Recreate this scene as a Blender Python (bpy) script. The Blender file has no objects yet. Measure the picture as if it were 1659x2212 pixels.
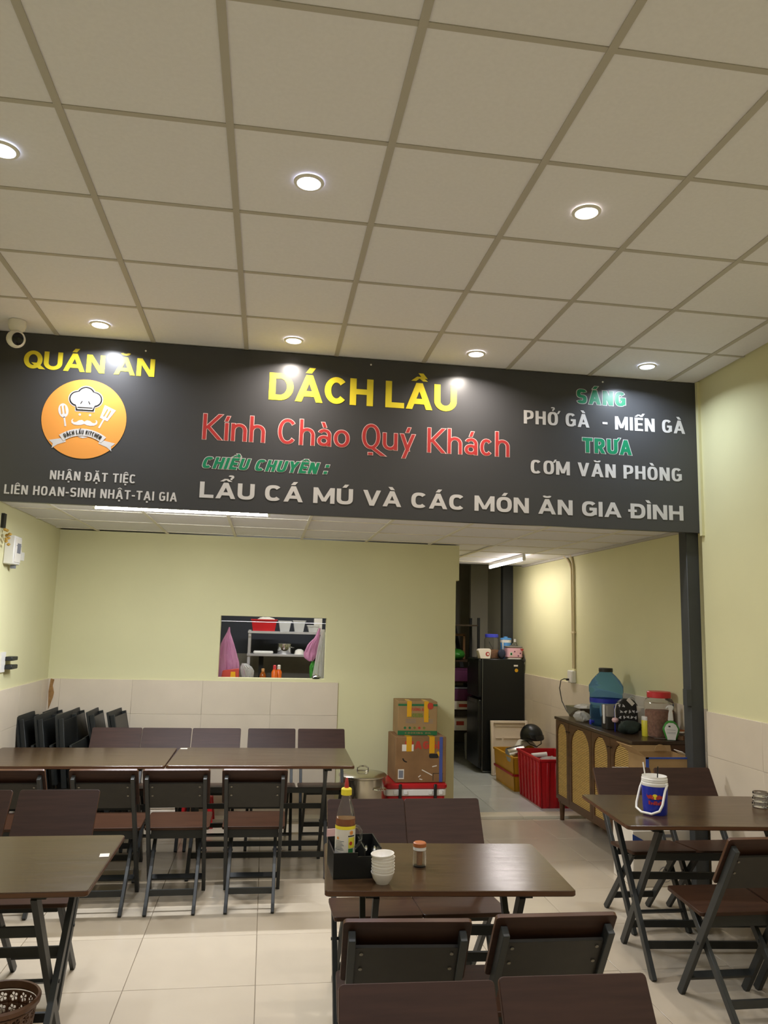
import bpy, bmesh, math, random
from mathutils import Vector, Matrix
random.seed(7)
S = bpy.context.scene
COL = S.collection
PI = math.pi
# ------------------------------------------------------------------ camera
cam = bpy.data.cameras.new('camera'); cam_o = bpy.data.objects.new('camera', cam); COL.objects.link(cam_o)
_p, _y, _r = 0.1460, 0.1455, 0.0257
_cy, _sy, _cp, _sp = math.cos(_y), math.sin(_y), math.cos(_p), math.sin(_p)
_f = Vector((_sy * _cp, _cy * _cp, _sp)); _rt = Vector((_cy, -_sy, 0)); _up = _rt.cross(_f)
_rt2 = _rt * math.cos(_r) + _up * math.sin(_r); _up2 = -_rt * math.sin(_r) + _up * math.cos(_r)
_m = Matrix((_rt2, _up2, -_f)).transposed().to_4x4(); _m.translation = Vector((0, 0, 1.6784))
cam_o.matrix_world = _m
cam.sensor_fit = 'HORIZONTAL'; cam.sensor_width = 36.0; cam.lens = 36.0 * 1671.0 / 1659.0; cam.clip_start = 0.05
S.camera = cam_o
# ------------------------------------------------------------------ world, exposure
W = bpy.data.worlds.new('world'); S.world = W; W.use_nodes = True
W.node_tree.nodes['Background'].inputs[0].default_value = (0.9, 0.92, 1.0, 1); W.node_tree.nodes['Background'].inputs[1].default_value = 0.25
S.view_settings.view_transform = 'Standard'; S.view_settings.look = 'None'; S.view_settings.gamma = 1.0
S.view_settings.use_curve_mapping = False
S.view_settings.exposure = 0.0
DOWNLIGHT_W = 12.5
TUBE_W = 52.0
HC = 3.475      # hall ceiling
ZL = 2.45       # rear ceiling
XL, XR, XA = -1.84, 3.005, 3.09
YB = 7.15       # back wall
YF = -2.2       # front of the hall

# ------------------------------------------------------------------ materials
def lin(c): return tuple(((v / 255) / 12.92 if v / 255 <= 0.04045 else ((v / 255 + 0.055) / 1.055) ** 2.4) for v in c)
MATS = {}
def mat(name, rgb, rough=0.5, metal=0.0, noise=None, bump=None, trans=0.0, ior=1.45, emit=None, stretch=(1, 1, 1), alpha=1.0, spec=0.5, coat=0.0, rnoise=None, rand=0.0):
    if name in MATS: return MATS[name]
    m = bpy.data.materials.new(name); m.use_nodes = True; nt = m.node_tree; b = nt.nodes['Principled BSDF']
    c = lin(rgb) + (1,)
    b.inputs['Base Color'].default_value = c; b.inputs['Roughness'].default_value = rough; b.inputs['Metallic'].default_value = metal
    b.inputs['Transmission Weight'].default_value = trans; b.inputs['IOR'].default_value = ior; b.inputs['Alpha'].default_value = alpha
    b.inputs['Specular IOR Level'].default_value = spec; b.inputs['Coat Weight'].default_value = coat
    m.diffuse_color = c
    if emit is not None:
        b.inputs['Emission Color'].default_value = c; b.inputs['Emission Strength'].default_value = emit
    if noise or bump or rnoise:
        tc = nt.nodes.new('ShaderNodeTexCoord'); mp = nt.nodes.new('ShaderNodeMapping'); mp.inputs['Scale'].default_value = stretch
        nt.links.new(tc.outputs['Object'], mp.inputs['Vector'])
        if rand:
            oi = nt.nodes.new('ShaderNodeObjectInfo'); mu = nt.nodes.new('ShaderNodeMath'); mu.operation = 'MULTIPLY'; mu.inputs[1].default_value = 37.0
            nt.links.new(oi.outputs['Random'], mu.inputs[0]); nt.links.new(mu.outputs[0], mp.inputs['Location'])
        def nz(scale, det=4):
            n = nt.nodes.new('ShaderNodeTexNoise'); n.inputs['Scale'].default_value = scale; n.inputs['Detail'].default_value = det
            nt.links.new(mp.outputs[0], n.inputs['Vector']); return n
        if noise:
            n = nz(noise[0]); rp = nt.nodes.new('ShaderNodeValToRGB')
            k = noise[1]; rp.color_ramp.elements[0].position = 0.3; rp.color_ramp.elements[1].position = 0.7
            rp.color_ramp.elements[0].color = tuple(v * (1 - k) for v in c[:3]) + (1,); rp.color_ramp.elements[1].color = tuple(min(1, v * (1 + k)) for v in c[:3]) + (1,)
            nt.links.new(n.outputs['Fac'], rp.inputs[0])
            out = rp.outputs[0]
            if rand:
                hs = nt.nodes.new('ShaderNodeHueSaturation'); ma = nt.nodes.new('ShaderNodeMapRange')
                ma.inputs[3].default_value = 1 - rand; ma.inputs[4].default_value = 1 + rand
                nt.links.new(oi.outputs['Random'], ma.inputs[0]); nt.links.new(ma.outputs[0], hs.inputs['Value']); nt.links.new(out, hs.inputs['Color']); out = hs.outputs[0]
            nt.links.new(out, b.inputs['Base Color'])
        if bump:
            n = nz(bump[0]); bp = nt.nodes.new('ShaderNodeBump'); bp.inputs['Strength'].default_value = bump[1]; bp.inputs['Distance'].default_value = 0.01
            nt.links.new(n.outputs['Fac'], bp.inputs['Height']); nt.links.new(bp.outputs[0], b.inputs['Normal'])
        if rnoise:
            n = nz(rnoise[0]); ma = nt.nodes.new('ShaderNodeMapRange'); ma.inputs[3].default_value = rnoise[1]; ma.inputs[4].default_value = rnoise[2]
            nt.links.new(n.outputs['Fac'], ma.inputs[0]); nt.links.new(ma.outputs[0], b.inputs['Roughness'])
    MATS[name] = m; return m
M = dict(
    wall=mat('yellow_paint', (216, 211, 166), 0.75, noise=(1.3, .035), bump=(9, .06)),
    wtile=mat('cream_wall_tile', (214, 200, 178), 0.32, noise=(3, .04), rand=.015),
    ctile=mat('ceiling_board', (230, 228, 234), 0.85, noise=(60, .02), rand=.012),
    cbar=mat('ceiling_grid_paint', (182, 176, 166), 0.6),
    cbar_white=mat('ceiling_grid_white', (224, 218, 202), 0.5),
    ftile=mat('beige_floor_tile', (193, 180, 159), 0.22, noise=(2.2, .05), rand=.02, rnoise=(4, .12, .26)),
    grout=mat('grout', (150, 138, 118), 0.9),
    atile=mat('grey_marble_tile', (200, 206, 202), 0.2, noise=(2.5, .09), rand=.03),
    thresh=mat('pale_threshold_stone', (226, 218, 196), 0.3, noise=(3, .05)),
    wood=mat('dark_brown_wood', (66, 47, 29), 0.25, noise=(3.2, .22), stretch=(1.2, 14, 14), bump=(4, .03), rand=.10, rnoise=(3, .17, .28)),
    chairwood=mat('chair_brown_wood', (56, 36, 27), 0.5, spec=.28, noise=(3.5, .2), stretch=(1.4, 16, 16), bump=(4, .03), rand=.14),
    seatwood=mat('seat_red_brown_wood', (58, 36, 23), 0.42, spec=.3, noise=(3.5, .22), stretch=(1.4, 16, 16), rand=.1),
    edge=mat('wood_edge', (84, 54, 33), 0.4, noise=(3, .2), stretch=(2, 20, 20)),
    steel=mat('dark_painted_steel', (46, 48, 47), 0.45, noise=(12, .1)),
    steel_blk=mat('black_painted_steel', (32, 34, 32), 0.5, noise=(12, .1)),
    board=mat('dark_backing_board', (40, 37, 30), 0.5, noise=(20, .15)),
    bolt=mat('zinc_bolt', (128, 124, 112), 0.4, 0.8),
    sign=mat('black_sign_vinyl', (64, 64, 66), 0.31, spec=0.5),
    yellow=mat('print_yellow', (234, 214, 58), 0.35), white=mat('print_white', (200, 197, 196), 0.35), red=mat('print_red', (168, 52, 52), 0.35),
    pink=mat('print_pink', (222, 182, 180), 0.35), green=mat('print_green', (20, 122, 84), 0.35), orange=mat('print_orange', (224, 150, 72), 0.35), black=mat('print_black', (32, 30, 30), 0.4),
    plast_white=mat('white_plastic', (228, 225, 218), 0.35), plast_black=mat('black_plastic', (28, 29, 28), 0.3), plast_red=mat('red_plastic', (178, 24, 30), 0.38, noise=(6, .1)),
    plast_yel=mat('yellow_plastic', (205, 152, 34), 0.42, noise=(6, .08)), plast_blue=mat('blue_plastic', (34, 46, 150), 0.32), plast_green=mat('green_plastic', (60, 140, 50), 0.4),
    inox=mat('stainless_steel', (196, 190, 176), 0.22, 1.0, bump=(30, .02), stretch=(1, 1, .1)), chrome=mat('chrome', (215, 215, 215), 0.08, 1.0),
    card=mat('cardboard', (152, 122, 80), 0.8, noise=(5, .1)), card_dk=mat('brown_cardboard', (132, 98, 62), 0.8, noise=(5, .14)), card_in=mat('cardboard_inside', (156, 126, 84), 0.85, noise=(5, .08)),
    tape=mat('yellow_packing_tape', (214, 158, 30), 0.25), tape_blue=mat('blue_tape', (68, 84, 152), 0.4), c_green=mat('carton_green', (36, 104, 60), 0.6), c_red=mat('carton_red', (176, 58, 40), 0.6),
    c_olive=mat('carton_olive', (110, 120, 48), 0.6), c_white=mat('carton_white', (222, 214, 200), 0.7, noise=(5, .05)), c_blue=mat('carton_blue', (44, 72, 150), 0.55), c_grey=mat('carton_grey_ink', (120, 122, 130), 0.6),
    fridge=mat('black_fridge_steel', (26, 28, 27), 0.35, 0.2), fridge_trim=mat('fridge_trim', (120, 124, 120), 0.3, 0.8),
    foam=mat('white_foam', (226, 212, 192), 0.8, bump=(80, .1)), rattan=mat('woven_rattan', (206, 170, 98), 0.6, noise=(40, .12)), rattan_dk=mat('rattan_gap', (66, 44, 22), 0.8),
    cab=mat('cabinet_walnut', (84, 56, 34), 0.4, noise=(4, .2), stretch=(8, 1.2, 8)), cab_top=mat('cabinet_dark_top', (66, 50, 36), 0.3, noise=(4, .15), stretch=(8, 1, 8)),
    bluewater=mat('blue_clear_plastic', (112, 166, 214), 0.06, trans=0.9, ior=1.07), clear=mat('clear_plastic', (244, 243, 238), 0.05, trans=0.96, ior=1.1), clearbag=mat('clear_bag', (232, 230, 224), 0.25, trans=0.6, ior=1.15),
    pinkbag=mat('pink_bag_film', (232, 170, 206), 0.22, trans=0.5, ior=1.08), glass=mat('clear_glass', (240, 242, 244), 0.03, trans=1.0, ior=1.45),
    sauce=mat('brown_sauce', (58, 26, 12), 0.2), amber=mat('amber_sauce', (196, 110, 30), 0.12, trans=0.6, ior=1.33), chili=mat('chili_sauce', (226, 104, 24), 0.3),
    grain=mat('brown_grain', (140, 96, 56), 0.8, noise=(90, .35), bump=(120, .6)), snack=mat('dried_snack', (150, 104, 84), 0.8, noise=(50, .3), bump=(80, .6)),
    ceramic=mat('white_ceramic', (236, 230, 220), 0.18, coat=.4), pick=mat('toothpick_wood', (198, 146, 88), 0.7, noise=(60, .2), stretch=(1, 1, .1)), cork=mat('brown_lid', (168, 98, 54), 0.4),
    lid_blue=mat('blue_lid', (62, 70, 190), 0.35), sky=mat('sky_blue_plastic', (96, 160, 222), 0.35), lid_red=mat('red_lid', (204, 54, 58), 0.35), navy=mat('navy_cloth', (34, 40, 58), 0.8), dgreen=mat('dark_green_cloth', (44, 54, 48), 0.9, noise=(30, .15)),
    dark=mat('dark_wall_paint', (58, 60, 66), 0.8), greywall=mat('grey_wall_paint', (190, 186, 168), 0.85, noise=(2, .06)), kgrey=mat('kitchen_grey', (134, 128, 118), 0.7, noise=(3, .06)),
    post=mat('charcoal_post_paint', (56, 58, 58), 0.6, noise=(8, .08)), wire=mat('black_cable', (26, 26, 26), 0.5), conduit=mat('cream_conduit', (206, 190, 150), 0.5),
    wicker=mat('brown_wicker_plastic', (104, 72, 50), 0.45, noise=(30, .12)), rice_pink=mat('pink_cooker', (226, 176, 186), 0.3), lime=mat('yellow_bottle', (216, 204, 60), 0.35), peel=mat('peeled_plaster', (150, 112, 66), 0.9, noise=(30, .3)),
    ksteel=mat('shelf_steel', (186, 184, 186), 0.3, 0.45),
    hay=mat('dry_yellow_flower', (196, 158, 76), 0.8), lens=mat('lens_black', (16, 16, 18), 0.08), silver=mat('silver_print', (180, 184, 190), 0.3, .6), violet=mat('purple_plastic', (96, 48, 82), 0.4),
)
# ------------------------------------------------------------------ mesh building
class MB:
    def __init__(s): s.v = []; s.f = []; s.m = []
    def add(s, vs, fs, mi=0):
        o = len(s.v); s.v += [tuple(p) for p in vs]
        for f in fs: s.f.append([i + o for i in f]); s.m.append(mi)
        return s
    def box(s, c, d, mi=0, R=None):
        x, y, z = d[0] / 2, d[1] / 2, d[2] / 2
        P = [Vector((a * x, b * y, e * z)) for e in (-1, 1) for b in (-1, 1) for a in (-1, 1)]
        if R is not None: P = [R @ p for p in P]
        c = Vector(c)
        return s.add([p + c for p in P], [(0, 2, 3, 1), (4, 5, 7, 6), (0, 1, 5, 4), (2, 6, 7, 3), (0, 4, 6, 2), (1, 3, 7, 5)], mi)
    def lohi(s, a, b, mi=0): return s.box([(a[i] + b[i]) / 2 for i in range(3)], [b[i] - a[i] for i in range(3)], mi)
    def bar(s, p, q, w, h, side=(1, 0, 0), mi=0):      # w along side, h across
        p, q = Vector(p), Vector(q); d = (q - p); L = d.length; d.normalize(); sd = Vector(side); sd = (sd - d * sd.dot(d)).normalized(); n = d.cross(sd)
        R = Matrix((sd, n, d)).transposed()
        return s.box((p + q) / 2, (w, h, L), mi, R)
    def lathe(s, prof, n=24, c=(0, 0, 0), mi=0, R=None, a0=0.0, sx=1.0, sy=1.0):
        vs = []; idx = []
        for r, z in prof:
            if r < 1e-6: idx.append([len(vs)] * n); vs.append(Vector((0, 0, z)))
            else:
                idx.append([len(vs) + k for k in range(n)])
                vs += [Vector((r * sx * math.cos(a0 + 2 * PI * k / n), r * sy * math.sin(a0 + 2 * PI * k / n), z)) for k in range(n)]
        fs = []
        for i in range(len(prof) - 1):
            A, B = idx[i], idx[i + 1]
            for k in range(n):
                l = (k + 1) % n; f = []
                for t in (A[k], A[l], B[l], B[k]):
                    if t not in f: f.append(t)
                if len(f) > 2: fs.append(f)
        c = Vector(c)
        if R is not None: vs = [R @ v for v in vs]
        return s.add([v + c for v in vs], fs, mi)
    def tube(s, path, r, n=8, mi=0, closed=False):
        P = [Vector(p) for p in path]; N = len(P); vs = []; up = None
        for i, p in enumerate(P):
            if closed: t = P[(i + 1) % N] - P[i - 1]
            else: t = P[min(i + 1, N - 1)] - P[max(i - 1, 0)]
            t.normalize()
            if up is None: up = t.orthogonal().normalized()
            up = (up - t * up.dot(t)).normalized(); b = t.cross(up)
            vs += [p + (up * math.cos(2 * PI * k / n) + b * math.sin(2 * PI * k / n)) * r for k in range(n)]
        fs = []
        for i in range(N if closed else N - 1):
            j = (i + 1) % N
            fs += [(i * n + k, i * n + (k + 1) % n, j * n + (k + 1) % n, j * n + k) for k in range(n)]
        if not closed: fs += [tuple(range(n))[::-1], tuple((N - 1) * n + k for k in range(n))]
        return s.add(vs, fs, mi)
    def prism(s, poly, h0, h1, fr=lambda u, v, w: (u, v, w), mi=0):
        n = len(poly); vs = [fr(u, v, h0) for u, v in poly] + [fr(u, v, h1) for u, v in poly]
        fs = [tuple(range(n))[::-1], tuple(range(n, 2 * n))] + [(i, (i + 1) % n, n + (i + 1) % n, n + i) for i in range(n)]
        return s.add(vs, fs, mi)
    def flat(s, poly, fr, mi=0): return s.add([fr(u, v) for u, v in poly], [tuple(range(len(poly)))], mi)
    def grid(s, fn, nu, nv, mi=0):
        vs = [fn(i / nu, j / nv) for j in range(nv + 1) for i in range(nu + 1)]
        return s.add(vs, [(j * (nu + 1) + i, j * (nu + 1) + i + 1, (j + 1) * (nu + 1) + i + 1, (j + 1) * (nu + 1) + i) for j in range(nv) for i in range(nu)], mi)
    def mesh(s, name, mats, bevel=0, angle=38, fix=True):
        me = bpy.data.meshes.new(name); me.from_pydata(s.v, [], s.f)
        for m in (mats if isinstance(mats, (list, tuple)) else [mats]): me.materials.append(m)
        for p, mi in zip(me.polygons, s.m): p.material_index = mi
        bm = bmesh.new(); bm.from_mesh(me)
        if fix: bmesh.ops.recalc_face_normals(bm, faces=bm.faces)
        if bevel:
            es = [e for e in bm.edges if len(e.link_faces) == 2 and e.calc_face_angle(0) > 0.6]
            bmesh.ops.bevel(bm, geom=es, offset=bevel, segments=1, affect='EDGES', clamp_overlap=True)
        bm.to_mesh(me); bm.free()
        me.polygons.foreach_set('use_smooth', [True] * len(me.polygons)); me.set_sharp_from_angle(angle=math.radians(angle)); me.update()
        return me
def link(name, me, parent=None):
    o = bpy.data.objects.new(name, me); COL.objects.link(o)
    if parent is not None: o.parent = parent
    return o
def part(name, mb, mats, parent, bevel=0, angle=38, fix=True, label=None, loc=None):
    o = link(name, mb.mesh(name, mats, bevel, angle, fix), parent)
    if label: o['label'] = label
    if loc is not None: o.location = loc
    return o
def tag(o, label, cat, group=None, kind=None):
    o['label'] = label; o['category'] = cat
    if group: o['group'] = group
    if kind: o['kind'] = kind
    return o
def thing(name, label, cat, loc=(0, 0, 0), rz=0.0, group=None):
    o = bpy.data.objects.new(name, None); COL.objects.link(o); o.location = loc; o.rotation_euler = (0, 0, rz); o.empty_display_size = 0.1
    return tag(o, label, cat, group)
def solid(name, mb, mats, label, cat, group=None, bevel=0, loc=None, rz=0, fix=True): # a one-mesh thing
    o = link(name, mb.mesh(name, mats, bevel, fix=fix)); tag(o, label, cat, group)
    if loc is not None: o.location = loc
    o.rotation_euler = (0, 0, rz); return o
def struct(name, mb, mats, parent=None, bevel=0):
    o = link(name, mb.mesh(name, mats, bevel), parent)
    if parent is None: o['kind'] = 'structure'
    return o
def dup(root, loc=None, rz=None, label=None, group=None):
    def cp(o, p):
        c = o.copy(); COL.objects.link(c)
        if p is not None: c.parent = p
        for ch in o.children: cp(ch, c)
        return c
    c = cp(root, None)
    if loc is not None: c.location = loc
    if rz is not None: c.rotation_euler = (0, 0, rz)
    if label: c['label'] = label
    if group: c['group'] = group
    return c
# drawn lettering: every glyph is built from stems, bars, slants and bowls; caps are 1 high
import unicodedata
class Pen:
    def __init__(s, w, e, k): s.w, s.e, s.k, s.q = w, e, k, []     # stroke weight, outline growth, roundness exponent, polygons
    def rect(s, x0, y0, x1, y1): e = s.e; s.q.append([(x0 - e, y0 - e), (x1 + e, y0 - e), (x1 + e, y1 + e), (x0 - e, y1 + e)])
    def V(s, x, y0=0, y1=1): s.rect(x, y0, x + s.w, y1)
    def H(s, y, x0, x1, t=None): t = t or s.w * .92; s.rect(x0, y - t / 2, x1, y + t / 2)
    def D(s, x0, y0, x1, y1, hw=None):                            # slant with level ends, x = centre of the stroke
        e = s.e; L = math.hypot(x1 - x0, y1 - y0); hw = (hw or s.w * min(1.5, L / abs(y1 - y0)) * .96) / 2 + e * L / abs(y1 - y0)
        m = (x1 - x0) / (y1 - y0); lo, hi = (y0, y1) if y0 < y1 else (y1, y0); X = lambda y: x0 + (y - y0) * m
        a_, b_ = lo - e, hi + e
        s.q.append([(X(a_) - hw, a_), (X(a_) + hw, a_), (X(b_) + hw, b_), (X(b_) - hw, b_)])
    def A(s, cx, cy, rx, ry, a0, a1, n=18):                        # ring arc, outer radii
        e = s.e; w = s.w; k = 2.0 / s.k
        if e and abs(a1 - a0) < 359: g = math.degrees(e / max(rx, .05)); sg_ = 1 if a1 > a0 else -1; a0 -= g * sg_; a1 += g * sg_
        def pt(r0, r1, a):
            c_, d_ = math.cos(math.radians(a)), math.sin(math.radians(a))
            return (cx + r0 * math.copysign(abs(c_) ** k, c_), cy + r1 * math.copysign(abs(d_) ** k, d_))
        for i in range(n):
            p, q = a0 + (a1 - a0) * i / n, a0 + (a1 - a0) * (i + 1) / n
            s.q.append([pt(rx + e, ry + e, p), pt(rx + e, ry + e, q), pt(max(rx - w - e, .004), max(ry - w * .92 - e, .004), q), pt(max(rx - w - e, .004), max(ry - w * .92 - e, .004), p)])
def glyph(ch, w, e, k, cw):
    p = Pen(w, e, k); W_ = cw; r = W_ / 2
    dec = unicodedata.normalize('NFD', ch); c = dec[0]; marks = dec[1:]; xh = .68; low = c.islower() and c not in 'hld'
    if c in 'Đ': c, marks = 'D', '-' + marks
    if c == 'A': W_ = cw * 1.16; p.D(w * .5, 0, W_ / 2, 1, w * 1.02); p.D(W_ - w * .5, 0, W_ / 2, 1, w * 1.02); p.H(.3, W_ * .25, W_ * .75)
    elif c == 'C': p.A(r, .5, r, .5, 42, 318, 26)
    elif c == 'D': p.V(0); W_ = cw * 1.02; cx = W_ * .45; p.H(1 - w * .46, w, cx); p.H(w * .46, w, cx); p.A(cx, .5, W_ - cx, .5, -90, 90)
    elif c == 'E': W_ = cw * .84; p.V(0); p.H(1 - w * .46, w, W_); p.H(.51, w, W_ * .93); p.H(w * .46, w, W_)
    elif c == 'G': p.A(r, .5, r, .5, 40, 330, 26); p.V(W_ - w, .1, .52); p.H(.48, r, W_)
    elif c == 'H': p.V(0); p.V(W_ - w); p.H(.51, w, W_ - w)
    elif c == 'I': W_ = w; p.V(0)
    elif c == 'K': p.V(0); p.D(w * .9, .42, W_ - w * .45, 1); p.D(w * 1.5, .5, W_ - w * .4, 0)
    elif c == 'L': W_ = cw * .82; p.V(0); p.H(w * .46, w, W_)
    elif c == 'M': W_ = cw * 1.3; p.V(0); p.V(W_ - w); p.D(w * .55, 1, W_ / 2, .12, w * .95); p.D(W_ - w * .55, 1, W_ / 2, .12, w * .95)
    elif c == 'N': p.V(0); p.V(W_ - w); p.D(w * .55, 1, W_ - w * .55, 0, w * 1.1)
    elif c == 'O': p.A(r, .5, r, .5, 0, 360, 30)
    elif c == 'P': W_ = cw * .95; p.V(0); cx = W_ * .5; p.H(1 - w * .46, w, cx); p.H(.4, w, cx); p.A(cx, .7 - w * .115, W_ - cx, .3 + w * .115, -90, 90)
    elif c == 'Q':
        p.A(r, .5, r, .5, 0, 360, 30)
        if w < .17: p.D(r * .95, .1, W_ * 1.2, -.26, w * 1.5); p.H(-.2, r * .7, r * 1.2, w * .8)
        else: p.D(r * 1.15, .34, W_ * 1.02, 0, w * 1.3)
    elif c == 'R': p.V(0); cx = W_ * .5; p.H(1 - w * .46, w, cx); p.H(.42, w, cx); p.A(cx, .71 - w * .115, W_ * .97 - cx, .29 + w * .115, -90, 90); p.D(W_ * .5, .42, W_ - w * .5, 0)
    elif c == 'S': W_ = cw * .95; r = W_ / 2; ry = (1 + w * .92) / 4; p.A(r, 1 - ry, r, ry, 22, 270, 18); p.A(r, ry, r, ry, 90, -158, 18)
    elif c == 'T': W_ = cw * .95; p.V(W_ / 2 - w / 2); p.H(1 - w * .46, 0, W_)
    elif c == 'U': p.V(0, .38); p.V(W_ - w, .38); p.A(r, .38, r, .38, 180, 360)
    elif c == 'V': W_ = cw * 1.1; p.D(w * .5, 1, W_ / 2, 0, w * 1.02); p.D(W_ - w * .5, 1, W_ / 2, 0, w * 1.02)
    elif c == 'Y': W_ = cw * 1.08; p.D(w * .5, 1, W_ / 2, .4, w * 1.05); p.D(W_ - w * .5, 1, W_ / 2, .4, w * 1.05); p.V(W_ / 2 - w / 2, 0, .44)
    elif c == 'B': W_ = cw * .95; p.V(0); cx = W_ * .5; p.H(1 - w * .46, w, cx); p.H(.52, w, cx); p.H(w * .46, w, cx); p.A(cx, .76 - w * .115, W_ * .96 - cx, .24 + w * .115, -90, 90); p.A(cx, .26 + w * .115, W_ - cx, .26 + w * .115, -90, 90)
    elif c == 'd': W_ = cw * .84; p.V(W_ - w, 0, 1.02); p.A(W_ * .48, xh / 2, W_ * .48, xh / 2, 0, 360, 22)
    elif c == 'l': W_ = w; p.V(0)
    elif c == 'e': W_ = cw * .84; p.A(W_ / 2, xh / 2, W_ / 2, xh / 2, 0, 310, 22); p.H(xh / 2, w * .5, W_ - w * .3)
    elif c == 'i': W_ = w; p.V(0, 0, xh)
    elif c in 'nh': W_ = cw * .82; p.V(0, 0, 1.02 if c == 'h' else xh); p.V(W_ - w, 0, .4); p.A(W_ / 2, .4, W_ / 2, xh - .4, 180, 0)
    elif c == 'u': W_ = cw * .82; p.V(0, .28, xh); p.V(W_ - w, 0, xh); p.A(W_ / 2, .28, W_ / 2, .28, 180, 360)
    elif c == 'o': W_ = cw * .86; p.A(W_ / 2, xh / 2, W_ / 2, xh / 2, 0, 360, 26)
    elif c == 'c': W_ = cw * .72; p.A(W_ / 2, xh / 2, W_ / 2, xh / 2, 45, 315, 22)
    elif c == 'a': W_ = cw * .74; p.V(W_ - w, 0, .44); p.A(W_ / 2, .44, W_ / 2, xh - .44, 150, 0, 12); p.A(W_ * .48, .21, W_ * .48, .21, 0, 360, 20)
    elif c == 'y': W_ = cw * .84; p.D(w * .5, xh, W_ * .52, 0, w * 1.05); p.D(W_ - w * .5, xh, W_ * .24, -.3, w * 1.05)
    elif c == '-': W_ = cw * .5; p.H(.42, 0, W_)
    elif c == ':': W_ = w * 1.1; p.rect(0, .04, W_, .04 + w * 1.05); p.rect(0, .62, W_, .62 + w * 1.05)
    elif c == ' ': W_ = cw * .38
    top = xh if low else 1.0; mx = W_ / 2; h = .2; tw = p.w; g = .07
    for mk in marks:
        if mk == '-': p.H(.51, -W_ * .16, W_ * .42, w * .75)
        elif mk == '\u0302': p.D(mx - w * .95, top + g, mx, top + g + .17, w * .8); p.D(mx + w * .95, top + g, mx, top + g + .17, w * .8)
        elif mk == '\u0306': p.w = w * .6; p.A(mx, top + g + .17, w * 1.05, .16, 185, 355, 10); p.w = tw
        elif mk == '\u0301':
            if '\u0302' in marks: p.D(mx + w * 1.0, top + g + .06, mx + w * 1.6, top + g + .06 + h, w * .8)
            else: p.D(mx - w * .15, top + g, mx + w * .45, top + g + h, w * .95)
        elif mk == '\u0300':
            if '\u0302' in marks: p.D(mx + w * .9, top + g + .1, mx + w * .2, top + g + .1 + h, w * .8)
            else: p.D(mx + w * .15, top + g, mx - w * .45, top + g + h, w * .95)
        elif mk == '\u0309':
            ox = w * 1.1 if '\u0302' in marks else 0; oy = .14 if '\u0302' in marks else .02
            p.w = w * .5; p.A(mx + ox, top + g + oy + .16, w * .62, .11, 170, -90, 12); p.rect(mx + ox - w * .2, top + g + oy - .03, mx + ox + w * .25, top + g + oy + .09); p.w = tw
        elif mk == '\u0323': p.rect(mx - w * .5, -.1 - w, mx + w * .5, -.1)
        elif mk == '\u031b': p.D(W_ - w * .1, top * .86, W_ + w * .5, top + .1, w * .6)
    return p.q, W_
def letters(name, body, m, parent, fn, x0, x1, zb, cap, w=.2, cw=.6, k=2.0, track=.1, e=0.0, shear=0.0):
    gl = []; x = 0
    for ch in body:
        q, W_ = glyph(ch, w, e, k, cw); gl.append((ch, q, x)); x += W_ + track
    tot = x - track; sx = (x1 - x0) / tot
    for ch, q, gx_ in gl:
        if not q: continue
        mb = MB()
        for i_, poly in enumerate(q):
            mb.flat([((gx_ + u + shear * v) * sx + x0, v * cap + zb) for u, v in poly], lambda u, v: (lambda t: (t[0], t[1] - 2.5e-5 * i_, t[2]))(fn(u, v)))
        part(name, mb, m, parent, fix=False)
def circ(cx, cy, r, n=32, a0=0, a1=2 * PI, ry=None):
    return [(cx + r * math.cos(a0 + (a1 - a0) * k / n), cy + (ry or r) * math.sin(a0 + (a1 - a0) * k / n)) for k in range(n if abs(a1 - a0 - 2 * PI) < 1e-6 else n + 1)]
def rrect(x0, y0, x1, y1, r, n=4):
    P = []
    for cx, cy, a in ((x1 - r, y0 + r, -PI / 2), (x1 - r, y1 - r, 0), (x0 + r, y1 - r, PI / 2), (x0 + r, y0 + r, PI)):
        P += [(cx + r * math.cos(a + PI / 2 * k / n), cy + r * math.sin(a + PI / 2 * k / n)) for k in range(n + 1)]
    return P
# ------------------------------------------------------------------ setting: floor
fl = struct('floor', MB().lohi((XL - .1, YF, -.1), (XR + .1, 7.08, -.006)), M['grout'])
GX, GY = 0.027, 3.941
TILES = {}
def tile_piece(name, w, d, t, m, parent, loc, axis='z', gap=.003):
    key = (name, round(w, 4), round(d, 4), axis)
    if key not in TILES:
        mb = MB(); a, b = w / 2 - gap / 2, d / 2 - gap / 2
        sz = {'z': (2 * a, 2 * b, t), 'x': (t, 2 * a, 2 * b), 'y': (2 * a, t, 2 * b)}[axis]
        TILES[key] = mb.box((0, 0, 0), sz).mesh(name, m, bevel=.0012 if t > .004 else 0)
    o = link(name, TILES[key], parent); o.location = loc; return o
def cells(a0, a1, org, step):
    k = math.floor((a0 - org) / step + 1e-6); out = []
    while org + k * step < a1 - 1e-6:
        lo, hi = max(a0, org + k * step), min(a1, org + (k + 1) * step)
        if hi - lo > .01: out.append((lo, hi))
        k += 1
    return out
for x0, x1 in cells(XL, XR, GX, .6):
    for y0, y1 in cells(YF, 6.965, GY, .6):
        tile_piece('floor_tile', x1 - x0, y1 - y0, .012, M['ftile'], fl, ((x0 + x1) / 2, (y0 + y1) / 2, -.006))
rear_y1 = 11.6
fa = struct('floor', MB().lohi((XL - .1, 7.08, -.1), (XA + .1, rear_y1, -.006)), M['grout'])
for x0, x1 in cells(1.45, XA, 2.17, .6):
    for y0, y1 in cells(7.17, rear_y1, 7.17, .6):
        tile_piece('alley_floor_tile', x1 - x0, y1 - y0, .02, M['atile'], fa, ((x0 + x1) / 2, (y0 + y1) / 2, .002))
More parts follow.
